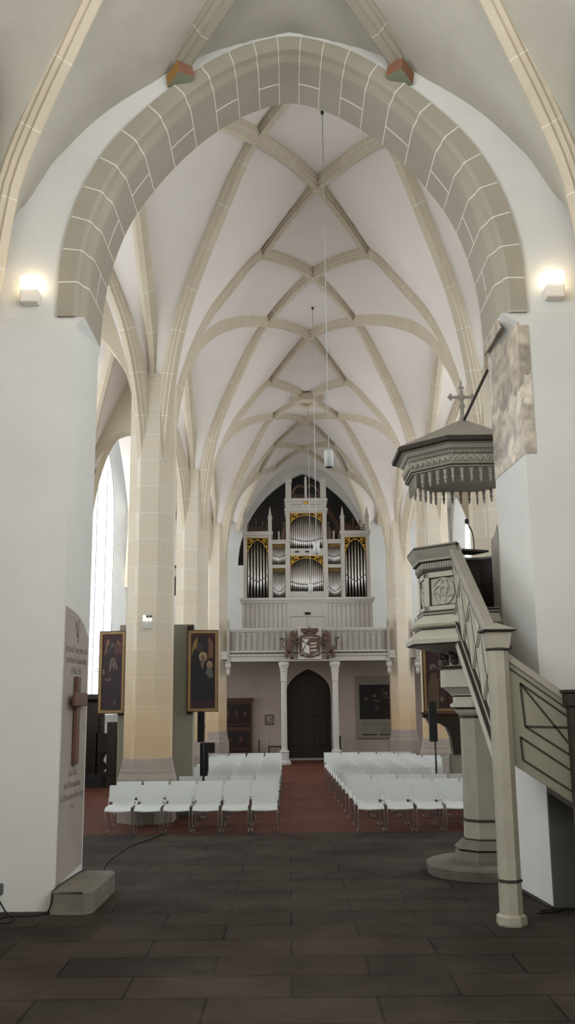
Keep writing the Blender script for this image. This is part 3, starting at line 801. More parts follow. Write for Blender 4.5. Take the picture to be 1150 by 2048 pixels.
# ---- pulpit stair
t = thing('pulpit_stair', (2.3, 10.45, 0), 'grey painted wooden stair with lattice side climbing to the pulpit beside the pier', 'staircase')
nc = (2.30, 10.45, 0)
nw = MB().octo(nc, [(.145, 0), (.15, .02), (.145, .09), (.115, .11), (.112, .43), (.108, 2.84)])
nwo = nw.build('newel_post', M['paint_post'], t)
for z in (.44, 2.84): MB().octo(nc, [(.112, z - .016), (.125, z - .008), (.125, z + .008), (.112, z + .016)]).build('dark_ring', M['trim'], nwo)
hd = MB(); hd.loft([[(nc[0] + a * q, nc[1] + b * q, z) for a, b in ((-1, -1), (1, -1), (1, 1), (-1, 1))] for q, z in ((.108, 2.85), (.125, 2.95), (.135, 3.02))])
hd.build('newel_head', M['paint_post'], nwo)
cp = MB(); cp.loft([[(nc[0] + a * q, nc[1] + b * q, z) for a, b in ((-1, -1), (1, -1), (1, 1), (-1, 1))] for q, z in ((.135, 3.02), (.175, 3.035), (.18, 3.05), (.01, 3.13))], mis=[1, 1, 0, 0])
cp.build('newel_cap', [M['paint_dark'], M['trim']], nwo)
# upper flight: lattice board in the plane x = 2.30, rising from y = 10.55 to 12.8
y0, y1 = 10.56, 12.82
zt = lambda y: 2.93 + .62 * (y - 10.6); zb = lambda y: 1.62 + .68 * (y - 10.6)
x0 = 2.27
st = MB(); st.pyz([(y0, zb(y0)), (y1, zb(y1)), (y1, zt(y1)), (y0, zt(y0))], x0 + .015, x0 + .045)
side_o = st.build('side_board', M['paint'], t)
rl = MB(); rl.prism([(x0 - .045, y0, zt(y0) - .02), (x0 + .105, y0, zt(y0) - .02), (x0 + .105, y0, zt(y0) + .06), (x0 + .085, y0, zt(y0) + .09), (x0 - .025, y0, zt(y0) + .09), (x0 - .045, y0, zt(y0) + .06)], (0, y1 - y0 + .1, zt(y1 + .1) - zt(y0)))
rl.build('handrail', M['paint_dark'], t)
fr = MB(); dk = MB()
def strip(mbx, ya, za, yb, zb_, w, d0, d1): mbx.bar((x0 + (d0 + d1) / 2, ya, za), (x0 + (d0 + d1) / 2, yb, zb_), abs(d1 - d0), w, up=(0, -(zb_ - za), (yb - ya)) if abs(yb - ya) > .01 else (0, 1, 0))
for f, w in ((0.0, .16), (.22, .07), (1., .10)):
    strip(fr, y0, zb(y0) + (zt(y0) - zb(y0)) * f, y1, zb(y1) + (zt(y1) - zb(y1)) * f, w, -.02, .018)
for f in (.075, .19, .25, .93):
    strip(dk, y0, zb(y0) + (zt(y0) - zb(y0)) * f, y1, zb(y1) + (zt(y1) - zb(y1)) * f, .018, -.024, .018)
nb = 4
for i in range(nb):
    ya, yb = y0 + (y1 - y0) * i / nb, y0 + (y1 - y0) * (i + 1) / nb
    A = lambda y, f: zb(y) + (zt(y) - zb(y)) * f
    strip(fr, ya, A(ya, .22), ya, A(ya, .95), .035, -.015, .018)
    for (ya2, fa, yb2, fb) in ((ya, .25, yb, .93), (ya, .93, yb, .25)):
        strip(fr, ya2, A(ya2, fa), yb2, A(yb2, fb), .045, -.012, .018)
        strip(dk, ya2 + .03, A(ya2, fa) - .02, yb2 + .03, A(yb2, fb) - .02, .016, -.016, .018)
fr.build('lattice', M['paint'], side_o); dk.build('dark_moulding', M['trim'], side_o)
# treads and inner side of the upper flight
nst = 8
for i in range(nst):
    y = 10.62 + i * (12.78 - 10.62) / nst; z = 1.95 + (i + 1) * (3.3 - 1.95) / nst
    MB().box(x0 + .05, 2.82, y, y + .30, z - .04, z).build('tread', M['wood'], t)
# landing and the lower flight towards the right
MB().box(2.36, 2.94, 10.52, 11.27, 1.86, 1.91).build('landing', M['wood'], t)
X0, X1 = 2.40, 4.10; yf = 10.46
zt2 = lambda x: 2.74 - .73 * (x - 2.40); zb2 = lambda x: 1.60 - .66 * (x - 2.43)
lb = MB(); lb.pxz([(X0, zb2(X0)), (X1, zb2(X1)), (X1, zt2(X1)), (X0, zt2(X0))], yf, yf + .04)
lbo = lb.build('side_board', M['paint_olive'], t)
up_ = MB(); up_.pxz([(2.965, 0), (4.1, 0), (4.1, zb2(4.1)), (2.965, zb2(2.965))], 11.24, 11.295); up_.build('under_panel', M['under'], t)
r2 = MB(); r2.prism([(X0, yf - .03, zt2(X0) - .02), (X0, yf + .07, zt2(X0) - .02), (X0, yf + .07, zt2(X0) + .05), (X0, yf + .04, zt2(X0) + .075), (X0, yf, zt2(X0) + .075), (X0, yf - .03, zt2(X0) + .05)], (X1 - X0, 0, zt2(X1) - zt2(X0)))
r2.build('handrail', M['paint_dark'], t)
dk = MB()
def st2(xa, za, xb, zb_, w=.02): dk.bar((xa, yf - .006, za), (xb, yf - .006, zb_), .012, w, up=(-(zb_ - za), 0, (xb - xa)) if abs(xb - xa) > .08 else (1, 0, 0))
st2(2.53, 2.47, 2.56, 2.01); st2(2.53, 2.47, 3.9, 2.47 - .73 * 1.37); st2(2.56, 2.01, 3.9, 2.01 - .66 * 1.34); st2(2.53, 2.47, 3.10, 1.72); st2(2.56, 2.01, 3.9, 1.97); st2(3.10, 1.72, 3.6, 1.05)
st2(2.50, 1.90, 2.515, 1.66); st2(2.50, 1.90, 3.9, 1.90 - .68 * 1.4); st2(2.515, 1.66, 3.9, 1.66 - .66 * 1.385)
st2(X0, zt2(X0) - .09, X1, zt2(X1) - .09, .014)
dk.build('dark_moulding', M['trim'], lbo)
for i in range(8):
    x = 2.95 + i * .21; z = 1.95 - (i + 1) * .17
    MB().box(x, x + .26, yf + .05, 11.25, z - .04, z).build('tread', M['wood'], t)
lw = MB(); lw.bbox(2.985, 3.145, 10.20, 10.36, 0, 2.30, .012); lwo = lw.build('lower_newel', M['wood_dark'], t, label='dark brown newel post at the lower flight')
lc = MB(); lc.bbox(2.96, 3.17, 10.17, 10.39, 2.22, 2.36, .008); lc.bbox(2.94, 3.19, 10.15, 10.41, 2.36, 2.395, .008); lc.build('newel_cap', M['wood_dark'], lwo)
# ================================================================ CHAIRS
def make_chair():
    t = thing('chair', (0, 0, 0), 'x', 'chair')
    # shell back: curved plate leaning backwards; the chair faces -Y
    def plate(rows, th):
        """rows of points (grid) thickened along +n"""
        nr, ncol = len(rows), len(rows[0]); mb = MB(); vs = []
        for s in (0, 1):
            for r in rows:
                for p, n in r: vs.append(Vector(p) + Vector(n) * th * s)
        fs = []; o = nr * ncol
        for i in range(nr - 1):
            for j in range(ncol - 1):
                a = i * ncol + j; fs.append((a, a + 1, a + ncol + 1, a + ncol)); fs.append((o + a, o + a + ncol, o + a + ncol + 1, o + a + 1))
        mb.add(vs, fs, smooth=True); fs = []
        for i in range(nr - 1):
            for j in (0, ncol - 1): a = i * ncol + j; fs.append((a, a + ncol, o + a + ncol, o + a))
        for j in range(ncol - 1):
            for i in (0, nr - 1): a = i * ncol + j; fs.append((a, a + 1, o + a + 1, o + a))
        mb.add(vs, fs); return mb
    rows = []
    for i in range(7):
        v = i / 6; r = []
        for j in range(9):
            u = j / 8 * 2 - 1
            w = .238 * (1 - .05 * (1 - v) ** 2)
            zlow = .535 + (.81 - .535) * v - .045 * (1 - u * u) * (1 - v)
            y = .19 + .085 * v + .028 * (1 - u * u) - .012 * math.sin(v * PI)
            r.append(((u * w, y, zlow), (0, 1, -.1)))
        rows.append(r)
    plate(rows, .012).build('backrest', M['white'], t)
    rows = []
    for i in range(9):
        v = i / 8; r = []
        y = -.245 + .435 * v
        for j in range(9):
            u = j / 8 * 2 - 1
            dip = .022 * (1 - u * u) * math.sin(min(1, v * 1.1 + .12) * PI) ** .5
            roll = -.05 * max(0, (.16 - v) / .16) ** 2
            r.append(((u * .23, y, .462 - dip + roll + .012 * v), (0, 0, -1)))
        rows.append(r)
    plate(rows, .014).build('seat', M['white'], t)
    for s in (-1, 1):
        x = s * .234
        pts = catmull([(x * .94, -.20, .435), (x, -.225, .40), (x, -.235, .06), (x, -.225, .02), (x, -.19, .012), (x, .12, .012), (x, .19, .012), (x, .215, .03), (x, .205, .10), (x, .17, .40), (x, .18, .50), (x, .205, .60)], 3)
        MB().tube(pts, .0075, 6).build('sled_leg', M['chrome'], t)
    MB().tube([(-.234, -.19, .43), (.234, -.19, .43)], .007, 6).build('cross_bar', M['chrome'], t)
    MB().tube([(-.234, .165, .42), (.234, .165, .42)], .007, 6).build('cross_bar', M['chrome'], t)
    lk = MB(); lk.box(.234, .262, .165, .185, .50, .515); lk.build('row_link', M['black'], t)
    return t
proto = make_chair(); used = False
ORD = ['first', 'second', 'third', 'fourth', 'fifth', 'sixth']
RN = ['front row', 'second row', 'third row', 'fourth row', 'fifth row', 'sixth row', 'seventh row', 'eighth row', 'ninth row', 'tenth row', 'eleventh row', 'back row']
rng = random.Random(3)
def place(x, y, lab, grp, rz):
    global used
    c_ = proto if not used else copy_tree(proto); used = True
    c_.location = (x, y, 0); c_.rotation_euler = (0, 0, rz); c_['label'] = lab; c_['group'] = grp
for r in range(12):
    y = 17.78 if r == 0 else (18.60 if r == 1 else 19.8 + (r - 2) * .96)
    nl = 6 if r < 2 else (3 if r in (3, 4) else 4)
    for k in range(nl):
        x = -.46 - k * .526 - .02 * (r % 2) - (.0 if r else 0)
        place(x + rng.uniform(-.003, .003), y + rng.uniform(-.012, .012), 'white chair, %s from the aisle, %s, block left of the aisle' % (ORD[k], RN[r]), 'white chairs left of the aisle', rng.uniform(-.012, .012))
    nr_ = 6
    if r in (2, 10, 11): nr_ = 5
    if r == 3: nr_ = 3
    ax = 1.45 - .018 * r
    for k in range(nr_):
        x = ax + k * .526
        place(x + rng.uniform(-.003, .003), (y - .02 if r < 2 else y - .04) + rng.uniform(-.012, .012), 'white chair, %s from the aisle, %s, block right of the aisle' % (ORD[k], RN[r]), 'white chairs right of the aisle', rng.uniform(-.012, .012))

# ================================================================ ORGAN GALLERY
GY = 36.18
def balustrade(t, xa, xb, posts=True):
    b = MB(); b.box(xa, xb, GY, GY + .30, 3.84, 4.00); b.box(xa, xb, GY - .04, GY + .3, 4.0, 4.04); b.box(xa, xb, GY - .07, GY + .3, 3.80, 3.85)
    be = b.build('beam', M['gallery'], t)
    MB().box(xa, xb, GY - .012, GY, 3.99, 4.14).build('shadow_strip', M['trim'], be)
    n = max(2, int((xb - xa) / .085)); sc = MB()
    for i in range(n):
        x = xa + (xb - xa) * (i + .5) / n; w = (xb - xa) / n * .42
        sc.pxz([(x - w, 4.09), (x + w, 4.09), (x + w * .8, 4.03), (x, 3.99), (x - w * .8, 4.03)], GY - .03, GY)
    sc.build('scallop_trim', M['gallery'], be)
    b = MB(); b.box(xa, xb, GY + .02, GY + .14, 4.10, 4.22); b.box(xa, xb, GY - .03, GY + .16, 4.14, 4.18); b.build('bottom_rail', M['gallery'], t)
    b = MB(); b.box(xa, xb, GY, GY + .14, 4.93, 4.99); b.box(xa, xb, GY - .04, GY + .18, 4.99, 5.06); b.build('top_rail', M['gallery'], t)
    n = max(2, int(round((xb - xa) / .222)))
    for i in range(n):
        x0 = xa + (xb - xa) * i / n; x1 = xa + (xb - xa) * (i + 1) / n
        p = MB(); p.box(x0, x1, GY + .09, GY + .12, 4.2, 4.95)
        p.box(x0, x0 + .02, GY + .05, GY + .09, 4.2, 4.95); p.box(x1 - .02, x1, GY + .05, GY + .09, 4.2, 4.95)
        arc = pointed(x0 + .02, x1 - .02, 4.68, 4.86, 5)
        p.pxz([(x0 + .02, 4.95)] + arc + [(x1 - .02, 4.95)], GY + .06, GY + .09)
        p.box(x0 - .013, x0 + .013, GY + .02, GY + .06, 4.2, 4.95, 1)
        p.build('parapet_panel', [M['gallery'], M['paint_dark']], t)
    if posts:
        for x in (xa + .04, xb - .04):
            p = MB(); p.box(x - .05, x + .05, GY - .05, GY + .08, 3.84, 5.14)
            p.loft([[(x + a * q, GY + .015 + b_ * q, z) for a, b_ in ((-1, -1), (1, -1), (1, 1), (-1, 1))] for q, z in ((.05, 5.14), (.065, 5.17), (.065, 5.22), (.045, 5.24), (.05, 5.32), (.005, 5.42))])
            p.build('post', M['paint_dark'], t)
            k = MB(); k.loft([[(x + a * q, GY + .02 + b_ * q, z) for a, b_ in ((-1, -1), (1, -1), (1, 1), (-1, 1))] for q, z in ((.04, 3.30), (.07, 3.38), (.07, 3.45), (.05, 3.5), (.10, 3.62), (.10, 3.72), (.08, 3.74), (.13, 3.82))])
            k.build('bracket', M['gallery'], t)
t = thing('gallery_parapet', (AX, GY, 3.8), 'long grey wooden parapet of the organ gallery with pointed panels between two pillars', 'parapet')
balustrade(t, -2.34, 3.86)
t = thing('gallery_parapet', (-4.75, GY, 3.8), 'short grey gallery parapet in the aisle behind the painting left of the lamp pillar', 'parapet'); balustrade(t, -6.2, -3.36)
t = thing('gallery_parapet', (6.2, GY, 3.8), 'short stretch of grey gallery parapet in the aisle behind the pulpit', 'parapet'); balustrade(t, 4.86, 7.7)
for x, lb in ((-.19, 'slender white octagonal column under the gallery, left of the dark doorway'), (1.76, 'slender white octagonal column under the gallery, right of the dark doorway')):
    t = thing('gallery_column', (x, GY + .1, 0), lb, 'column', 'gallery columns beside the door')
    c = (x, GY + .1, 0)
    MB().octo(c, [(.13, .5), (.112, .6), (.104, 3.05)]).build('shaft', M['white_paint'], t)
    MB().octo(c, [(.24, 0), (.24, .10), (.17, .16), (.17, .42), (.19, .45), (.145, .52)]).build('base', M['white_paint'], t)
    MB().octo(c, [(.104, 3.03), (.13, 3.06), (.112, 3.10), (.135, 3.40), (.155, 3.45), (.13, 3.49), (.17, 3.60), (.20, 3.68), (.20, 3.78)]).build('capital', M['white_paint'], t)

# ---- coat of arms with two lions
def merged(mb, name, m, parent, vox=.02):
    o = mb.build(name, m, parent)
    md = o.modifiers.new('r', 'REMESH'); md.mode = 'VOXEL'; md.voxel_size = vox; md.use_smooth_shade = True
    return o
t = thing('coat_of_arms', (.81, 36.05, 3.87), 'carved coat of arms with crown and shield on a white board amid the gallery', 'coat of arms')
ya = 36.06
MB().box(.36, 1.26, ya, ya + .05, 3.87, 5.09).build('board', M['white_paint'], t)
sh = [(.47, 4.66), (1.15, 4.66), (1.14, 4.35), (1.06, 4.13), (.81, 3.99), (.56, 4.13), (.48, 4.35)]
s_ = MB(); s_.pxz(sh, ya - .06, ya); so = s_.build('shield', M['carve'], t)
q = MB(); y = ya - .066
q.pxz([(.52, 4.62), (.80, 4.62), (.67, 4.46)], y, y + .01); q.pxz([(.52, 4.2), (.66, 4.45), (.52, 4.52)], y, y + .01); q.pxz([(.56, 4.15), (.80, 4.05), (.80, 4.36), (.67, 4.42)], y, y + .01)
for z in (4.16, 4.30, 4.42): q.pxz([(.84, z), (1.06, z + .02), (1.07, z + .07), (.84, z + .05)], y, y + .01)
q.build('white_field', M['white_paint'], so)
cr = MB()
cr.tube(catmull([(.50, ya - .05, 4.97), (.56, ya - .08, 4.90), (.70, ya - .10, 4.92), (.81, ya - .10, 4.98), (.92, ya - .10, 4.92), (1.06, ya - .08, 4.90), (1.12, ya - .05, 4.97)], 4), .05, 8)
for x in (.52, .60, .70, .81, .92, 1.02, 1.10): cr.ball((x, ya - .06, 5.0), .05, .04, .05, 8)
cr.box(.58, 1.04, ya - .07, ya, 4.72, 4.86); cr.ball((.81, ya - .03, 5.06), .03, .03, .06, 6)
for s in (-1, 1):
    cr.tube(catmull([(.81 + s * .15, ya - .05, 4.74), (.81 + s * .34, ya - .06, 4.72), (.81 + s * .38, ya - .04, 4.6), (.81 + s * .40, ya - .04, 4.4), (.81 + s * .36, ya - .04, 4.2), (.81 + s * .40, ya - .03, 4.06)], 4), .04, 7)
    cr.ball((.81 + s * .28, ya - .05, 4.02), .10, .04, .05, 8); cr.ball((.81 + s * .39, ya - .05, 4.52), .05, .04, .09, 8)
cr.ball((.81, ya - .04, 3.97), .22, .04, .05, 8)
merged(cr, 'crown_and_mantling', M['carve'], t, .014)
for s, nm in ((-1, 'carved brown lion supporter standing left of the coat of arms'), (1, 'carved brown lion supporter standing right of the coat of arms')):
    l = thing('carved_lion', (.81 + s * .74, 36.0, 3.88), nm, 'lion carving', 'lions beside the coat of arms')
    X = .81 + s * .70; y = 36.02; b = MB()
    B = lambda dx, z, rx, rz, ry=.09: b.ball((X + s * dx, y, z), rx, ry, rz, 10)
    T = lambda pts, r: b.tube(catmull([(X + s * dx, y + dy, z) for dx, z, dy in pts], 4), r, 8)
    B(.02, 4.44, .13, .24); B(-.02, 4.62, .15, .15, .11); B(.10, 4.25, .14, .14)       # trunk, chest, haunch
    B(-.03, 4.80, .12, .13, .11); B(-.08, 4.82, .08, .08, .10); B(-.15, 4.78, .06, .045, .07)   # mane, head, muzzle
    b.ball((X - s * .03, y, 4.92), .025, .03, .04, 6); b.ball((X - s * .09, y, 4.92), .02, .03, .035, 6)
    T([(-.06, 4.66, 0), (-.16, 4.62, -.02), (-.24, 4.70, -.03)], .045); T([(-.06, 4.52, .02), (-.17, 4.46, 0), (-.25, 4.50, -.02)], .045)
    T([(.06, 4.24, -.02), (-.04, 4.12, -.04), (.02, 4.0, -.03), (-.08, 3.93, -.05)], .055); T([(.16, 4.22, .03), (.14, 4.08, .03), (.22, 4.0, .02), (.14, 3.93, 0)], .055)
    T([(.20, 4.26, .02), (.30, 4.34, .02), (.34, 4.50, .02), (.28, 4.60, .02), (.36, 4.66, .02)], .028); B(.38, 4.66, .05, .05, .04)
    T([(.05, 3.91, 0), (-.1, 3.90, 0)], .04)
    merged(b, 'body', M['carve'], l, .016)

# ================================================================ ORGAN
OY = 37.9; OC = .775
t = thing('pipe_organ', (OC, OY, 4.2), 'large grey pipe organ with silver pipes and gilded tracery on the gallery', 'organ')
b = MB(); b.box(-1.86, 3.41, OY + .05, OY + 1.3, 4.2, 6.28)
bo = b.build('lower_case', M['organ'], t)
for s in (-1, 1):
    g = MB(); g.box(min(OC + s * 1.0, OC + s * 2.48), max(OC + s * 1.0, OC + s * 2.48), OY + .046, OY + .05, 6.2, 6.22)
    for k in range(9):
        x = OC + s * (1.0 + k * .185); g.box(x - .006, x + .006, OY + .035, OY + .052, 4.22, 6.21)
    for k in range(8):
        x0 = OC + s * (1.0 + k * .185); x1 = x0 + s * .185
        a = pointed(min(x0, x1), max(x0, x1), 5.98, 6.1, 4)
        g.pxz(a + [(x, z + .012) for x, z in a[::-1]], OY + .04, OY + .052)
    g.build('board_joints', M['paint_dark'], bo)
b = MB(); b.box(-.05, 1.60, OY + .02, OY + .06, 4.2, 6.2); b.box(.10, 1.44, OY + .0, OY + .03, 4.2, 5.62, 0)
dd = b.build('case_door', M['organ'], t)
b = MB(); b.box(.08, 1.46, OY - .01, OY + .03, 5.62, 5.66); b.box(.765, .785, OY - .01, OY + .01, 4.2, 5.6); b.build('door_trim', M['paint_dark'], dd)
MB().box(.68, .90, OY - .04, OY + .02, 5.72, 5.82).build('small_sign', M['black'], t)
b = MB(); b.box(-1.92, 3.47, OY - .06, OY + 1.3, 6.26, 6.31); b.box(-1.95, 3.50, OY - .12, OY + 1.3, 6.31, 6.40); b.box(-1.88, 3.43, OY - .02, OY + 1.3, 6.20, 6.27)
b.build('main_cornice', M['white_paint'], t)
def pipe(x, y, zb, zm, zt, r):
    m = MB()
    m.lathe((x, y, 0), [(.012, zb), (r, zm), (r, zt)], 12, mis=[0, 0])
    m.box(x - r * .55, x + r * .55, y - r * 1.02, y - r * .5, zm + .02, zm + .06, 1)
    m.box(x - r * .6, x + r * .6, y - r * 1.06, y - r * .5, zm + .06, zm + .06 + r * 1.4, 2)
    m.build('pipe', [M['silver'], M['organ_dark'], flat((.55, .54, .52), .4)], t)
def field(x0, x1, z0, z1, n, mouth, topf, trac, rr=.44):
    """opening with n pipes; mouth(u), topf(u) with u in -1..1; trac = kind of gilding"""
    MB().box(x0, x1, OY + .30, OY + .34, z0, z1).build('field_back', M['organ_dark'], t)
    p = (x1 - x0) / n
    for i in range(n):
        u = (i + .5) / n * 2 - 1
        pipe(x0 + p * (i + .5), OY + .14, z0 + .02, mouth(u), topf(u), p * rr)
    g = MB(); yy = OY + .01
    if trac == 'spandrel':
        w = (x1 - x0) / 2; c_ = (x0 + x1) / 2
        h = z1 - topf(-1) + .02
        pts = [(c_ + w * math.sin(PI / 2 * (k / 8 - 1)), z1 - .06 - h * (1 - math.cos(PI / 2 * (1 - k / 8)))) for k in range(17)] if False else []
        for s in (-1, 1):
            arc = [Vector((c_ + s * w * (1 - k / 10), yy, topf(1 - k / 10) - .02)) for k in range(11)]
            g.tube(arc, .022, 6)
            for (fx, fz, r) in ((.80, .20, .085), (.56, .13, .05), (.86, .52, .05)):
                cx_, cz_ = c_ + s * w * fx, z1 - h * fz - .02
                r = r * min(1, w / .42)
                g.tube([(cx_ + r * math.cos(q), yy, cz_ + r * math.sin(q)) for q in [2 * PI * i / 12 for i in range(12)]], .014, 5, closed=True)
                for q in range(4): g.ball((cx_ + r * .55 * math.cos(q * PI / 2), yy, cz_ + r * .55 * math.sin(q * PI / 2)), .02, n=6)
            g.tube([(c_ + s * w, yy, z1 - .01), (c_ + s * w * .5, yy, z1 - h * .35), (c_, yy, z1 - .05)], .014, 5)
            g.tube([(c_ + s * w, yy, topf(1) - .25), (c_ + s * w, yy, z1)], .018, 5)
        g.tube([(x0, yy, z1 - .015), (x1, yy, z1 - .015)], .016, 5)
    else:
        for i in range(n):
            cx_ = x0 + p * (i + .5)
            g.tube([(cx_ - p * .45, yy + .05, z1 - .16), (cx_ - p * .3, yy + .04, z1 - .06), (cx_, yy + .03, z1 - .01), (cx_ + p * .3, yy + .04, z1 - .06), (cx_ + p * .45, yy + .05, z1 - .16)], .006, 5)
    g.build('gilded_tracery', M['gold'], t)
ybk = OY + .36
def casebox(name, x0, x1, z0, z1, ops):
    """front with openings ops = (a,b,c,d): stiles and rails"""
    m = MB(); m.box(x0, x1, ybk, OY + 1.2, z0, z1)
    xs0, xs1 = min(o[0] for o in ops), max(o[1] for o in ops)
    m.box(x0, xs0, OY - .02, ybk, z0, z1); m.box(xs1, x1, OY - .02, ybk, z0, z1)
    zz = z0
    for a, b_, c_, d_ in sorted(ops, key=lambda o: o[2]):
        m.box(xs0, xs1, OY, ybk, zz, c_); zz = d_
    m.box(xs0, xs1, OY, ybk, zz, z1)
    return m.build(name, M['organ'], t)
Zb = 6.40
for s in (-1, 1):
    mx = lambda a, b_: (a, b_) if s < 0 else (2 * OC - b_, 2 * OC - a)
    x0, x1 = mx(-1.80, -.64); a, b_ = mx(-1.66, -.78)
    casebox('side_tower', x0, x1, Zb, 8.98, [(a, b_, Zb + .02, 8.88)])
    field(a, b_, Zb + .02, 8.88, 7, lambda u: 7.02 + .30 * abs(u) ** 1.3, lambda u: 8.80 - .55 * abs(u) ** 2.2, 'spandrel', .36)
    m = MB(); m.box(x0 - .03, x1 + .03, OY - .08, OY + 1.2, 8.98, 9.05); m.box(x0 - .05, x1 + .05, OY - .11, OY + 1.2, 9.05, 9.12); m.build('tower_cornice', M['white_paint'], t)
    for px, h in (mx(-1.72, -1.72)[0], 9.86), (mx(-.71, -.71)[0], 9.82):
        m = MB(); m.box(px - .075, px + .075, OY - .03, OY + .12, 9.12, 9.72)
        m.loft([[(px + u * q, OY + .045 + v * q, z) for u, v in ((-1, -1), (1, -1), (1, 1), (-1, 1))] for q, z in ((.09, 9.70), (.10, 9.74), (.06, 9.80), (.05, 9.9), (.005, 10.18))])
        m.build('pinnacle', M['organ'], t)
    m = MB()
    for i, (f, h) in enumerate(((.18, .30), (.30, .22), (.44, .52), (.58, .2), (.68, .42), (.82, .25))):
        px = x0 + (x1 - x0) * f; m.bar((px, OY + .03, 9.12), (px, OY + .03, 9.12 + h), .035, .035, (0, 1, 0)); m.ball((px, OY + .03, 9.12 + h), .035, .03, .05, 6)
        for dz in (.08, .15): m.ball((px - .06, OY + .03, 9.12 + dz), .03, n=6); m.ball((px + .06, OY + .03, 9.12 + dz), .03, n=6)
    m.box(x0 + .15, x1 - .15, OY + .01, OY + .05, 9.12, 9.17); m.build('cresting', M['carve'], t)
    # flats
    x0, x1 = mx(-.64, -.06); a, b_ = mx(-.62, -.09)
    casebox('side_flat', x0, x1, Zb, 8.72, [(a, b_, Zb + .02, 7.62), (a, b_, 7.76, 8.62)])
    field(a, b_, Zb + .02, 7.62, 9, lambda u: 6.62 + .22 * abs(u) ** 1.6, lambda u: 7.55, 'points')
    field(a, b_, 7.76, 8.62, 9, lambda u: 8.02 + .10 * abs(u), lambda u: 8.55, 'points')
    m = MB(); m.box(x0, x1, OY - .05, OY + .9, 8.72, 8.78)
    px = (x0 + x1) / 2; m.bar((px, OY, 8.78), (px, OY, 9.08), .05, .05, (0, 1, 0)); m.ball((px, OY, 9.1), .04, n=6); m.build('flat_cornice', M['organ'], t)
    m = MB()
    xa = mx(-.10, -.10)[0]
    for i in range(6): m.ball((xa + s * (.03 + .028 * i), OY + .04, 8.86 + .50 * ((5 - i) / 5) ** 1.8 * 1.2), .05, .03, .09, 6)
    m.pxz([(xa, 8.78), (xa + s * .3, 8.78), (xa + s * .12, 8.95), (xa, 9.4)], OY + .02, OY + .06); m.build('carved_wing', M['carve'], t)
x0, x1 = -.06, 1.61; a, b_ = .10, 1.45
casebox('centre_tower', x0, x1, Zb, 10.0, [(a, b_, 6.66, 8.12), (a, b_, 8.42, 9.90)])
field(a, b_, 6.66, 8.12, 17, lambda u: 6.90 + .14 * abs(u) ** 2, lambda u: 8.05 - .32 * abs(u) ** 2.2, 'spandrel')
field(a, b_, 8.42, 9.90, 17, lambda u: 8.68 + .14 * abs(u) ** 2, lambda u: 9.83 - .32 * abs(u) ** 2.2, 'spandrel')
m = MB(); m.box(.30, .47, OY - .01, OY + .01, 8.25, 8.31); m.box(.72, .88, OY - .01, OY + .01, 8.25, 8.31); m.build('wind_slot', M['black'], t)
m = MB(); m.box(x0 - .05, x1 + .05, OY - .08, OY + 1.2, 9.98, 10.08); m.box(x0, x1, OY - .02, OY + 1.2, 10.08, 10.38); m.box(x0 - .05, x1 + .05, OY - .08, OY + 1.2, 10.38, 10.50)
co_ = m.build('centre_cornice', M['white_paint'], t)
m = MB()
for i in range(4):
    for s in (-1, 1):
        px = OC + s * (.22 + i * .11)
        m.bar((px - .03, OY - .03, 10.2), (px + .03, OY - .03, 10.27), .01, .014, (0, 1, 0)); m.bar((px - .03, OY - .03, 10.27), (px + .03, OY - .03, 10.2), .01, .014, (0, 1, 0))
m.build('frieze_ornament', M['paint_dark'], co_)
m = MB(); m.ball((OC, OY - .05, 10.33), .10, .03, .10, 8); m.build('gilded_rosette', M['gold'], co_)
for px in (.06, 1.49):
    m = MB(); m.box(px - .12, px + .12, OY - .03, OY + .2, 10.5, 11.22)
    m.loft([[(px + u * q, OY + .085 + v * q, z) for u, v in ((-1, -1), (1, -1), (1, 1), (-1, 1))] for q, z in ((.12, 11.22), (.15, 11.28), (.14, 11.36), (.02, 11.62))])
    for s in (-1, 1): m.ball((px + s * .09, OY, 11.33), .05, .04, .05, 6)
    m.build('pinnacle', M['organ'], t)
m = MB(); m.box(OC - .05, OC + .05, OY, OY + .1, 10.5, 11.35); m.ball((OC, OY + .05, 11.38), .06, .05, .08, 6); m.build('centre_post', M['organ'], t)
m = MB()
for s in (-1, 1):
    m.tube(catmull([(OC + s * .06, OY + .05, 10.98), (OC + s * .3, OY + .05, 11.06), (OC + s * .5, OY + .05, 10.86), (OC + s * .6, OY + .05, 10.6)], 5), .05, 6)
    for i in range(5): m.ball((OC + s * (.12 + .1 * i), OY + .04, 10.62), .05, .03, .08, 6)
m.box(OC - .6, OC + .6, OY + .03, OY + .07, 10.5, 10.56); m.build('cresting', M['carve'], t)
# ================================================================ PAINTINGS AND FURNITURE
def fpaint(c): return flat(c, .5)
def ell(x, z, rx, rz, n=14): return [(x + rx * math.cos(2 * PI * k / n), z + rz * math.sin(2 * PI * k / n)) for k in range(n)]
def figure_canvas(name, w, h, base, shapes, parent, frame_fn):
    """shapes = (polygon in 0..1 coords, colour); each a thin layer of paint on the board"""
    mb = MB(); mats = [fpaint(base)]
    def put(poly, d, mi): mb.add([frame_fn(x * w, z * h, d) for x, z in poly], [tuple(range(len(poly)))], mi)
    put([(0, 0), (1, 0), (1, 1), (0, 1)], .0, 0)
    for i, (poly, col) in enumerate(shapes):
        mats.append(fpaint(col)); put(poly, .0012 * (i + 1), i + 1)
    return mb.build(name, mats, parent)
robe = (.014, .012, .014); skin = (.22, .15, .11); halo = (.34, .25, .13); darkred = (.05, .012, .012); brn = (.10, .045, .022); cream = (.30, .25, .19)
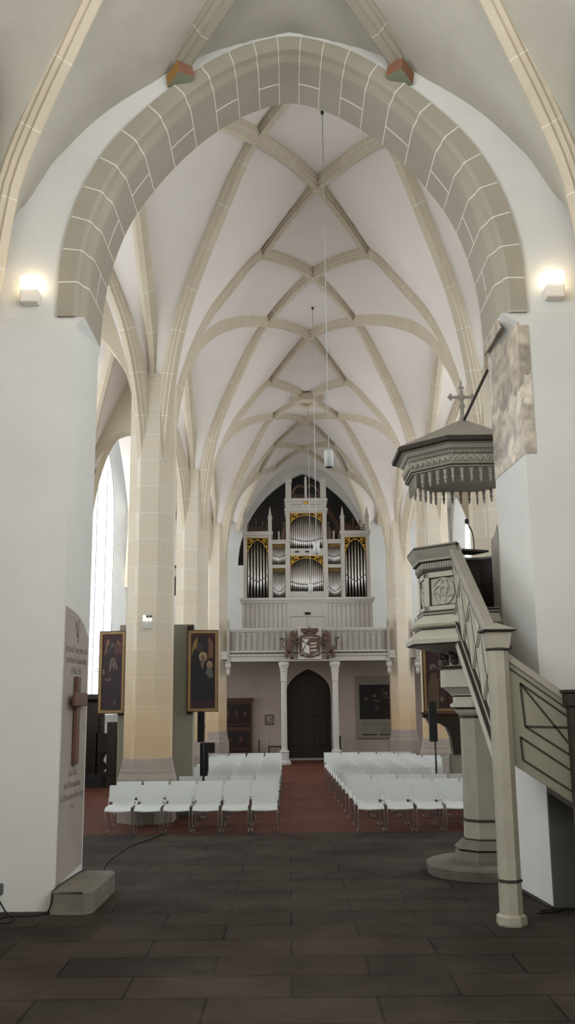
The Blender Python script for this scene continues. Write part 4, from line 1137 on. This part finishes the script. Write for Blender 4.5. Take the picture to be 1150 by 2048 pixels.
def wing(hx, hy, dx, dy, z0, z1, label, shapes, base, name='altar_wing'):
    """hinged painted panel from the hinge (hx,hy) along (dx,dy)"""
    L = math.hypot(dx, dy); u = Vector((dx / L, dy / L, 0)); n = Vector((u.y, -u.x, 0)); n = n if n.y < 0 else -n
    if u.x < 0: a, uu = Vector((hx + dx, hy + dy, 0)), -u
    else: a, uu = Vector((hx, hy, 0)), u
    t = thing(name, (hx, hy, z0), label, 'painting')
    F = lambda x, z, d=0: a + uu * x + n * d + Vector((0, 0, z0 + z))
    H = z1 - z0; fw = .055
    b = MB(); b.obox(a + uu * (L / 2) - n * .02 + Vector((0, 0, z0 + H / 2)), uu, n, (0, 0, 1), L / 2, .02, H / 2)
    b.build('board', M['wood_dark'], t)
    f = MB()
    for x0, x1, za, zb in ((0, L, 0, fw), (0, L, H - fw, H), (0, fw, fw, H - fw), (L - fw, L, fw, H - fw)):
        f.obox(F((x0 + x1) / 2, (za + zb) / 2, .015), uu, n, (0, 0, 1), (x1 - x0) / 2, .015, (zb - za) / 2)
    f.build('gilt_frame', M['gold_frame'], t)
    e = MB()
    for x0, x1, za, zb in ((-.015, L + .015, -.015, 0), (-.015, L + .015, H, H + .015), (-.015, 0, 0, H), (L, L + .015, 0, H)):
        e.obox(F((x0 + x1) / 2, (za + zb) / 2, -.008), uu, n, (0, 0, 1), (x1 - x0) / 2, .035, (zb - za) / 2)
    e.build('outer_edge', M['wood_dark'], t)
    figure_canvas('painted_field', L - 2 * fw, H - 2 * fw, base, shapes, t, lambda x, z, d: F(fw + x, fw + z, .004 + d))
    return t
archtop = [(0, 1), (0, .72), (.08, .86), (.25, .95), (.5, .975), (.75, .95), (.92, .86), (1, .72), (1, 1)]
shL = [([(.10, .72), (.3, .78), (.34, .94), (.2, .92)], (.20, .09, .05)), ([(.7, .93), (.72, .80), (.93, .74), (.9, .88)], (.19, .08, .05)), (archtop, darkred),
       ([(0, 0), (0, .45), (.1, .62), (.35, .70), (.7, .70), (.95, .55), (1, .3), (1, 0)], (.03, .014, .018)),
       (ell(.36, .80, .16, .07), (.03, .028, .024)), (ell(.72, .80, .17, .08), (.075, .035, .025)), (ell(.50, .855, .09, .03), (.10, .07, .055)),
       ([(.35, .52), (.38, .64), (.44, .69), (.60, .69), (.68, .64), (.80, .54), (.72, .52), (.66, .58), (.60, .50), (.5, .60), (.44, .50)], (.13, .10, .085)), (ell(.53, .635, .08, .035), (.10, .065, .05)),
       (ell(.08, .50, .07, .045), (.12, .075, .055)), ([(.05, .42), (.3, .41), (.5, .44), (.45, .38), (.2, .38)], (.10, .06, .05)), (ell(.68, .10, .08, .05), (.05, .045, .05))]
shR = [([(.05, .70), (.25, .76), (.27, .95), (.12, .90), (.05, .8)], (.22, .15, .04)), ([(.72, .95), (.72, .66), (.92, .68), (.93, .86), (.84, .92)], (.16, .075, .045)), ([(.28, .97), (.28, .78), (.70, .74), (.70, .97)], (.02, .013, .016)), (archtop, darkred),
       ([(0, 0), (0, .62), (.12, .78), (.35, .82), (.52, .70), (.7, .55), (.95, .42), (1, .2), (1, 0)], robe), (ell(.37, .80, .13, .06), (.05, .03, .035)),
       (ell(.50, .685, .17, .068), halo), (ell(.50, .665, .09, .048), (.16, .10, .075)), ([(.40, .60), (.5, .62), (.56, .60), (.5, .52), (.44, .55)], (.16, .12, .095)),
       (ell(.77, .575, .12, .052), halo), (ell(.77, .565, .07, .038), skin), ([(.60, .46), (.68, .54), (.86, .53), (.92, .42), (.80, .40)], (.11, .11, .10)), ([(0, .08), (.5, .12), (1, .09), (1, .0), (0, 0)], (.035, .014, .022))]
# left pillar: grey display wall behind it with two hinged wings
t = thing('display_wall', (-2.85, 20.5, 0), 'grey green display wall standing behind the lamp pillar, holding two painted wings', 'display wall')
MB().bbox(-3.62, -2.03, 20.3, 20.62, 0, 3.95, .01).build('panel', M['gray_panel'], t)
MB().box(-3.66, -2.0, 20.26, 20.66, 0, .06).build('plinth', M['gray_panel'], t)
MB().box(-3.62, -3.42, 20.24, 20.3, 2.06, 3.82).build('hinge_board', M['wood_dark'], t)
MB().box(-2.16, -2.03, 20.24, 20.3, 2.06, 3.92).build('hinge_board', M['wood_dark'], t)
wl_ = wing(-3.47, 20.16, -.55, .10, 2.10, 3.80, 'narrow gilt framed painting of dark robed figures, left of the lamp pillar', shL, (.03, .014, .016))
wing(-2.13, 20.16, .62, .08, 2.12, 3.80, 'narrow gilt framed painting of a haloed mother and child, right of the lamp pillar', shR, (.03, .018, .016))
MB().tube([(-4.035, 20.2, 2.96), (-4.09, 20.2, 2.96), (-4.09, 20.2, 3.02), (-4.035, 20.2, 3.02)], .008, 5).build('iron_catch', M['black'], wl_)
# right: altar painting on a brown console
shA = [([(.0, 1), (0, .75), (.5, .98), (1, .75), (1, 1)], (.03, .012, .014)), ([(.04, .0), (.06, .34), (.16, .50), (.34, .52), (.42, .36), (.40, 0)], (.10, .065, .045)), (ell(.24, .60, .12, .05), (.13, .10, .09)), (ell(.28, .56, .07, .04), (.03, .022, .022)),
       (ell(.55, .66, .13, .055), (.15, .11, .085)), (ell(.55, .645, .075, .042), (.10, .06, .05)), ([(.42, .36), (.46, .58), (.64, .58), (.72, .38)], (.075, .03, .03)), ([(.4, .44), (.7, .46), (.66, .34), (.46, .34)], (.11, .07, .045)), (ell(.60, .40, .10, .04), (.14, .10, .08)), (ell(.82, .64, .10, .045), (.12, .09, .07)), ([(.7, 0), (.68, .3), (.85, .36), (1, .3), (1, 0)], (.045, .012, .014)), (ell(.5, .14, .07, .04), (.13, .10, .075))]
t = thing('altar_console', (3.35, 21.0, 0), 'dark brown wooden console with an arched underside carrying an altar painting, behind the pulpit column', 'console')
arc = [(3.05 + .42 * (1 - math.cos(PI * k / 20)), 1.35 + .48 * math.sin(PI * k / 20)) for k in range(11)]
c_ = MB(); c_.pxz([(2.93, 2.0), (2.93, 1.93), (3.02, 1.90), (3.06, 1.80), (3.18, 1.80), (3.30, 1.80), (3.44, 1.70), (3.52, 1.50), (3.56, 1.15), (4.3, 1.15), (4.3, 2.0)], 20.98, 21.3)
c_.build('bracket', M['wood_dark'], t); MB().box(2.89, 4.32, 20.92, 21.32, 2.0, 2.045).build('shelf', M['wood'], t)
MB().box(3.46, 4.3, 21.02, 21.3, .0, 1.15).build('foot_panel', M['gray_panel'], t)
MB().box(3.30, 3.45, 20.98, 21.08, 0, 1.1).build('foot_post', M['white_paint'], t)
wing(2.96, 20.98, .78, .06, 2.06, 3.66, 'broad gilt framed painting of saints standing on the brown console', shA, (.04, .018, .018), 'altar_painting')
# far wall: poster board, brown painted cupboard, small framed notice, box and post
def text(s, size, m, parent, loc, ux, uz, name='lettering', ext=.001, squeeze=1.):
    cu = D.curves.new(name, 'FONT'); cu.body = s; cu.size = size; cu.align_x = 'CENTER'; cu.extrude = ext; cu.resolution_u = 2
    o = D.objects.new(name, cu); COL.objects.link(o); bpy.context.view_layer.update()
    me = D.meshes.new_from_object(o); COL.objects.unlink(o); D.objects.remove(o)
    ux = Vector(ux).normalized(); uz = Vector(uz).normalized(); n = ux.cross(uz)
    off = Vector((0, 0, 0)); p = parent
    while p is not None: off += p.location; p = p.parent
    for v in me.vertices: v.co = Vector(loc) + ux * (v.co.x * squeeze) + uz * v.co.y + n * v.co.z - off
    me.materials.clear(); me.materials.append(m)
    r = D.objects.new(name, me); COL.objects.link(r); r.parent = parent
    return r
yw_ = 39.18
t = thing('notice_board', (3.55, yw_, .8), 'pale display board with a dark painting and lettering, half behind the right gallery pillar', 'notice board')
MB().bbox(2.72, 4.5, yw_ - .06, yw_, .80, 3.28, .006).build('board', mat('board_cream', (.27, .245, .19), .7), t)
shP = [([(.08, .05), (.10, .45), (.26, .50), (.30, .05)], (.016, .014, .010)), (ell(.20, .60, .05, .05), (.10, .07, .055)), (ell(.46, .68, .05, .05), (.12, .09, .07)), ([(.40, .58), (.52, .55), (.62, .56), (.62, .52), (.5, .50), (.42, .52)], (.10, .075, .06)), (ell(.53, .32, .07, .09), (.05, .04, .035)), (ell(.82, .75, .05, .06), (.11, .08, .06)), ([(.66, .9), (.72, .9), (.76, .68), (.86, .64), (.95, .68), (.93, .9), (.98, .9), (1, .66), (.9, .58), (.74, .6)], (.08, .05, .04)), ([(.70, .0), (.72, .55), (.98, .55), (1, 0)], (.025, .014, .014))]
figure_canvas('painted_field', 1.36, 1.38, (.016, .010, .011), shP, t, lambda x, z, d: Vector((2.87 + x, yw_ - .062 - d, 1.56 + z)))
text('REFORMATION', .16, M['ink'], t, (3.5, yw_ - .062, 1.30), (1, 0, 0), (0, 0, 1)); text('»Bern«', .2, M['ink'], t, (3.98, yw_ - .062, 1.06), (1, 0, 0), (0, 0, 1))
b = MB().box(2.95, 3.55, yw_ - .075, yw_ - .06, .93, .97); b.build('dark_bar', M['black'], t); b = MB().box(3.68, 4.3, yw_ - .075, yw_ - .06, .93, .97); b.build('dark_bar', M['black'], t)
t = thing('painted_cupboard', (-2.0, yw_ - .15, 0), 'tall dark brown panelled cupboard standing against the back wall beside a pillar', 'cupboard')
MB().bbox(-2.62, -1.50, yw_ - .3, yw_, .05, 2.30, .01).build('body', M['wood'], t)
MB().box(-2.70, -1.45, yw_ - .36, yw_, 2.30, 2.46).build('cornice', M['wood'], t); MB().box(-2.66, -1.46, yw_ - .34, yw_, 0, .22).build('base', M['wood_dark'], t)
for za, zb, cols in ((1.32, 2.22, ((.06, .10), (.45, .10), (.78, .09))), (.34, 1.16, ((.2, .06), (.62, .09)))):
    f = MB(); f.box(-2.55, -1.57, yw_ - .325, yw_ - .3, za, zb); fo = f.build('door', M['wood_dark'], t)
    f = MB()
    for u, r in cols: f.ball((-2.55 + .98 * u, yw_ - .325, (za + zb) / 2 + .05), r, .03, r * 1.6, 8)
    f.box(-2.5, -1.62, yw_ - .335, yw_ - .32, za + .08, za + .12); f.build('carving', M['wood'], fo)
t = thing('framed_notice', (-.8, yw_, 1.58), 'small framed notice on the back wall left of the doorway column', 'picture frame')
f = MB()
for x0, x1, za, zb in ((-.97, -.63, 1.38, 1.41), (-.97, -.63, 1.75, 1.78), (-.97, -.94, 1.41, 1.75), (-.66, -.63, 1.41, 1.75)): f.box(x0, x1, yw_ - .03, yw_, za, zb)
f.build('frame', M['wood_dark'], t); MB().box(-.94, -.66, yw_ - .012, yw_, 1.41, 1.75).build('paper', mat('paper_tan', (.36, .30, .24), .8), t)
f = MB(); f.box(-.90, -.87, yw_ - .016, yw_ - .012, 1.46, 1.56); f.box(-.90, -.73, yw_ - .016, yw_ - .012, 1.45, 1.48); f.box(-.75, -.72, yw_ - .016, yw_ - .012, 1.45, 1.70); f.build('print', M['ink'], t)
t = thing('barrier_post', (-1.22, 38.9, 0), 'thin dark post standing before the back wall beside the brown cupboard', 'post')
MB().lathe((-1.22, 38.9, 0), [(.12, 0), (.12, .02), (.02, .03), (.02, .75), (.028, .76), (.028, .79)], 10).build('pole', M['wood_dark'], t)
t = thing('side_table', (-.62, 38.7, 0), 'small dark table with papers standing left of the doorway column', 'table')
MB().box(-.85, -.30, 38.5, 38.9, .52, .56).build('top', M['wood_dark'], t)
for x in (-.82, -.33):
    for y in (38.53, 38.87): MB().box(x - .02, x + .02, y - .02, y + .02, 0, .52).build('leg', M['wood_dark'], t)
MB().box(-.80, -.78, 38.55, 38.85, .56, .84).build('back_board', M['gray_panel'], t)
t = thing('rack', (1.98, 38.6, 0), 'narrow dark rack with a white top standing right of the doorway column', 'rack')
MB().box(1.93, 2.05, 38.5, 38.7, 0, .95).build('body', M['black'], t); MB().loft([[(1.93, 38.5, .95), (2.05, 38.5, .95), (2.05, 38.7, .95), (1.93, 38.7, .95)], [(1.95, 38.5, 1.12), (2.03, 38.5, 1.12), (2.03, 38.7, 1.12), (1.95, 38.7, 1.12)]]).build('top', M['white_paint'], t)

# dark carved stall by the left wall, low back bench
t = thing('carved_stall', (-5.5, 27.6, 0), 'dark carved choir stall with scrolled arms on a plinth in the left aisle', 'choir stall')
MB().box(-6.2, -4.75, 27.4, 28.6, 0, .34).build('plinth', mat('plinth_grey', (.045, .042, .04), .8), t)
prof = [(27.5, .34), (27.5, 2.3), (27.62, 2.42), (28.5, 2.42), (28.5, .34)]
e = MB(); e.pyz(prof, -6.1, -5.46)
e.build('back', M['wood_dark'], t)
sc = MB()
for zc_, r in ((2.30, .10), (2.12, .07), (1.98, .08), (1.82, .06), (1.66, .08), (1.52, .07)): sc.ball((-5.42, 27.6, zc_), r, .05, r * 1.15, 10)
sc.box(-5.5, -5.40, 27.55, 27.65, 1.44, 2.40); sc.build('carved_edge', M['wood_dark'], t)
ar = MB(); ar.pxz([(-5.5, .34), (-5.28, .40), (-5.16, .55), (-5.30, .72), (-5.20, .92), (-5.06, 1.02), (-5.10, 1.2), (-5.18, 1.26), (-5.12, 1.46), (-5.5, 1.48)], 27.5, 27.6); ar.build('arm', M['wood_dark'], t)
cn = MB(); cn.box(-6.15, -4.95, 27.44, 28.55, 2.42, 2.56); cn.build('cornice', M['wood_dark'], t)
t = thing('bench_end', (-4.95, 27.5, 0), 'dark panelled bench end beside the carved stall in the left aisle', 'bench')
MB().box(-5.12, -4.86, 27.1, 27.38, 0, 1.78).build('end_panel', M['wood_dark'], t); MB().box(-4.86, -4.55, 27.15, 27.38, 0, 1.42).build('low_panel', M['wood_dark'], t)
MB().box(-5.32, -5.12, 27.15, 27.38, .95, 1.10).build('seat_board', M['wood_dark'], t)
MB().box(-5.30, -5.12, 27.15, 27.38, .28, .40).build('foot_rail', M['wood_dark'], t)

# ================================================================ LOUDSPEAKERS
def speaker(x, y, z0, z1, w, lab, stand_lab, lean=0):
    t = thing('column_speaker', (x, y, z0), lab, 'loudspeaker', 'black column speakers on stands')
    MB().bbox(x - w / 2, x + w / 2, y - .07, y + .07, z0, z1, .01).build('cabinet', M['black'], t)
    MB().box(x - w / 2 + .015, x + w / 2 - .015, y - .076, y - .07, z0 + .03, z1 - .03).build('grille', flat((.02, .02, .02), .9), t)
    s = thing('speaker_stand', (x + .06, y, 0), stand_lab, 'stand', 'speaker stands')
    xs = x + .05; ys = y + .12
    MB().tube([(xs, ys, .0), (xs, ys, z0 + .5)], .018, 8).build('pole', M['black'], s)
    MB().box(xs - .03, xs + .03, ys - .05, ys + .02, z0 + .3, z0 + .36).build('clamp', M['black'], s)
    MB().lathe((xs, ys, .62), [(.03, 0), (.035, .03), (.03, .07)], 8).build('collar', M['black'], s)
    MB().lathe((xs, ys, 0), [(.12, 0), (.12, .012), (.03, .03), (.02, .05)], 14).build('foot_plate', M['black'], s)
speaker(-1.93, 21.1, 1.45, 2.32, .15, 'slim black column speaker hanging before the mother and child painting', 'thin black speaker stand rising behind the white chairs near the lamp pillar')
speaker(2.98, 19.98, 1.46, 2.28, .16, 'slim black column speaker before the broad altar painting beside the pulpit column', 'thin black speaker stand among the white chairs near the pulpit column')
t = thing('equipment_rack', (-1.85, 21.5, 0), 'black equipment box on a stand beside the display wall behind the white chairs', 'rack')
MB().bbox(-1.98, -1.66, 21.42, 21.6, 1.20, 1.42, .006).build('box', M['black'], t); MB().box(-1.98, -1.80, 21.44, 21.58, .0, 1.20).build('stand', M['black'], t)
t = thing('wall_speaker', (-3.37, 27.85, 5.5), 'long dark column loudspeaker with a white label on the side of the second pillar', 'loudspeaker')
MB().bbox(-3.44, -3.33, 27.80, 27.93, 5.42, 6.32, .008).build('cabinet', M['wood_dark'], t); MB().box(-3.375, -3.33, 27.79, 27.80, 5.98, 6.22).build('label_plate', M['white_paint'], t)

# ================================================================ LAMPS
for x, lab in ((-3.29, 'white wall floodlight with glowing warm head above the left pier'), (3.48, 'white wall floodlight with glowing warm head above the right pier')):
    t = thing('wall_lamp', (x, 11.36, 7.35), lab, 'wall lamp', 'floodlights beside the chancel arch')
    MB().bbox(x - .115, x + .115, 11.27, 11.42, 7.36, 7.54, .012).build('housing', M['lamp_body'], t)
    MB().bbox(x - .115, x + .115, 11.24, 11.40, 7.55, 7.72, .02).build('glowing_head', M['lamp'], t)
t = thing('pillar_lamp', (-2.8, 18.8, 3.9), 'white spotlight box with six small bulbs on the front of the nearest left pillar', 'lamp')
MB().bbox(-2.90, -2.70, 18.74, 18.83, 3.74, 4.03, .008).build('housing', M['white_paint'], t)
for i, x in enumerate((-2.865, -2.80, -2.735)):
    for j, z in enumerate((3.985, 3.925)):
        MB().ball((x, 18.735, z), .024, .016, .022, 8).build('bulb', M['black'] if (j == 0 and i > 0) else M['bulb'], t)
for x, y, z, lab in ((.76, 16.4, 6.42, 'white cylinder pendant lamp hanging lowest in the picture plane above the front chairs, largest of three'), (.80, 25.7, 6.30, 'white cylinder pendant lamp hanging before the organ pipes, middle of three'), (.84, 34.6, 6.25, 'white cylinder pendant lamp hanging just above the coat of arms, smallest of three')):
    t = thing('pendant_lamp', (x, y, z), lab.replace('lowest in the picture plane ', ''), 'pendant lamp', 'cylinder pendants along the nave')
    MB().lathe((x, y, z), [(.066, .03), (.066, .0), (.083, .0), (.083, .29), (.078, .30), (.01, .305)], 18, mis=[1, 0, 0, 0, 0]).build('shade', [M['white'], M['black']], t)
    MB().tube([(x, y, z + .30), (x, y, 13.55)], .010, 6).build('cord', M['white'], t)
    MB().lathe((x, y, 13.5), [(.03, 0), (.03, .06)], 8).build('ceiling_hook', M['black'], t)

# ================================================================ LEFT PIER: inscription, cross, block, cable
t = thing('inscription_panel', (-2.66, 11.9, 2.1), 'tall bared stone strip with faded black lettering on the side of the left pier', 'inscription')
xq = lambda y: -2.69 + (y - 11.3) * .05
mb = MB(); e = .006
poly = [(11.36, .25), (12.44, .33), (12.44, 3.14), (12.2, 3.30), (11.9, 3.40), (11.6, 3.44), (11.36, 3.46)]
mb.prism([(xq(y) + e, y, z) for y, z in poly], (-e * 1.5, 0, 0)); mb.build('plaster_field', M['inscr'], t)
UX = (.05, 1, 0)
TL = lambda s_, size, z, sq=.5: text(s_, size, M['ink'], t, (xq(11.9) + e + .001, 11.9, z), UX, (0, 0, 1), squeeze=sq)
TL('Ihr nun ist Trauer gehen, weil', .13, 2.92, .62); TL('so sterben im Glauben allein', .13, 2.79, .62); TL('in Maria, Felix', .13, 2.66, .62)
TL('1689', .05, 2.585, .7)
TL('Jesus Christ', .12, 1.44, .62); TL('dem Wort wunderbar', .13, 1.30, .62); TL('am Ehren unsern Gott in Ewig', .13, 1.165, .62); TL('Ps. 16', .08, 1.06, .7)
cm = MB(); X_ = xq(11.9) + e
for dy, z0_, z1_, dl in ((-.10, 3.14, 3.30, -.03), (0, 3.14, 3.34, 0), (.10, 3.14, 3.30, .03)): cm.bar((X_ + .002, 11.95 + dy * .6, z0_), (X_ + .002, 11.95 + dy + dl, z1_), .03, .004, (1, 0, 0))
cm.bar((X_ + .002, 11.87, 3.135), (X_ + .002, 12.03, 3.135), .05, .004, (1, 0, 0)); cm.build('painted_crown', M['ink'], t)
cm = MB(); cm.bar((X_ + .002, 11.95, 2.95 + .08), (X_ + .002, 11.95, 3.11), .012, .004, (1, 0, 0)); cm.bar((X_ + .002, 11.91, 3.075), (X_ + .002, 11.99, 3.075), .02, .004, (1, 0, 0)); cm.build('painted_cross', M['ink'], t)
t = thing('wooden_cross', (-2.62, 11.9, 1.6), 'tall brown wooden cross with a short thick crossbar mounted on the left pier', 'cross')
x_ = xq(11.9) + .02
MB().bbox(x_ - .01, x_ + .035, 11.80, 11.98, 1.57, 2.63, .006).build('upright', M['wood'], t)
MB().bbox(x_ + .036, x_ + .075, 11.52, 12.22, 2.27, 2.43, .008).build('crossbar', M['wood'], t)
t = thing('stone_block', (-2.43, 11.6, 0), 'low grey stone block at the foot of the left pier', 'stone block')
mb = MB(); mb.loft([[(-2.68, 11.12, z), (-2.30 + i, 11.10 + i, z), (-2.22 + i, 11.20, z), (-2.20 + i, 12.42, z), (-2.60, 12.42, z)] for z, i in ((0, 0), (.22, -.0), (.25, -.03))]); mb.build('block', M['block'], t)
t = thing('socket_outlet', (-3.31, 11.28, .26), 'small grey power socket low on the left pier', 'socket')
MB().bbox(-3.39, -3.26, 11.25, 11.3, .19, .31, .01).build('housing', flat((.10, .10, .10)), t); MB().box(-3.35, -3.31, 11.24, 11.25, .22, .28).build('plug_hole', M['black'], t)
def cable(name, pts, r, lab, cat='cable'):
    o = MB().tube(catmull(pts, 6), r, 6).build(name, M['cable'])
    return props(o, lab, cat)
cable('power_cable', [(-3.33, 11.24, .22), (-3.25, 11.2, .1), (-3.14, 11.10, .012), (-3.02, 10.95, .012), (-3.02, 10.74, .012), (-3.13, 10.72, .012), (-3.18, 10.9, .012), (-3.10, 11.04, .012), (-2.95, 11.02, .012), (-2.80, 11.08, .012), (-2.72, 11.16, .02), (-2.66, 11.10, .14), (-2.655, 11.2, .255), (-2.64, 11.8, .257), (-2.59, 12.40, .257), (-2.56, 12.50, .2), (-2.54, 12.62, .012), (-2.60, 13.6, .012), (-2.70, 14.6, .012), (-2.66, 15.6, .012), (-2.58, 16.3, .012), (-2.40, 16.9, .012), (-2.30, 17.35, .012), (-2.2, 17.5, .012)], .009, 'thin black cable running from the socket over the stone block to the left chairs')
cable('extension_cable', [(2.80, 12.3, .012), (2.84, 11.9, .012), (2.87, 11.5, .012), (2.92, 11.22, .012), (3.02, 11.10, .012), (2.90, 10.98, .012), (2.74, 10.92, .012), (2.72, 11.0, .014), (2.86, 11.06, .014), (3.05, 11.08, .02), (3.25, 11.1, .012), (3.5, 11.12, .012)], .009, 'black cable looped on the floor at the foot of the right pier')
# ================================================================ LIGHT
w = D.worlds.new('world'); SC.world = w; w.use_nodes = True
w.node_tree.nodes['Background'].inputs[0].default_value = (.85, .92, 1, 1); w.node_tree.nodes['Background'].inputs[1].default_value = .6
SC.view_settings.view_transform = 'Standard'; SC.view_settings.look = 'None'; SC.view_settings.gamma = 1; SC.view_settings.exposure = -1.0
SC.cycles.max_bounces = 10; SC.cycles.diffuse_bounces = 6; SC.cycles.use_denoising = True
SC.cycles.sample_clamp_indirect = 8.
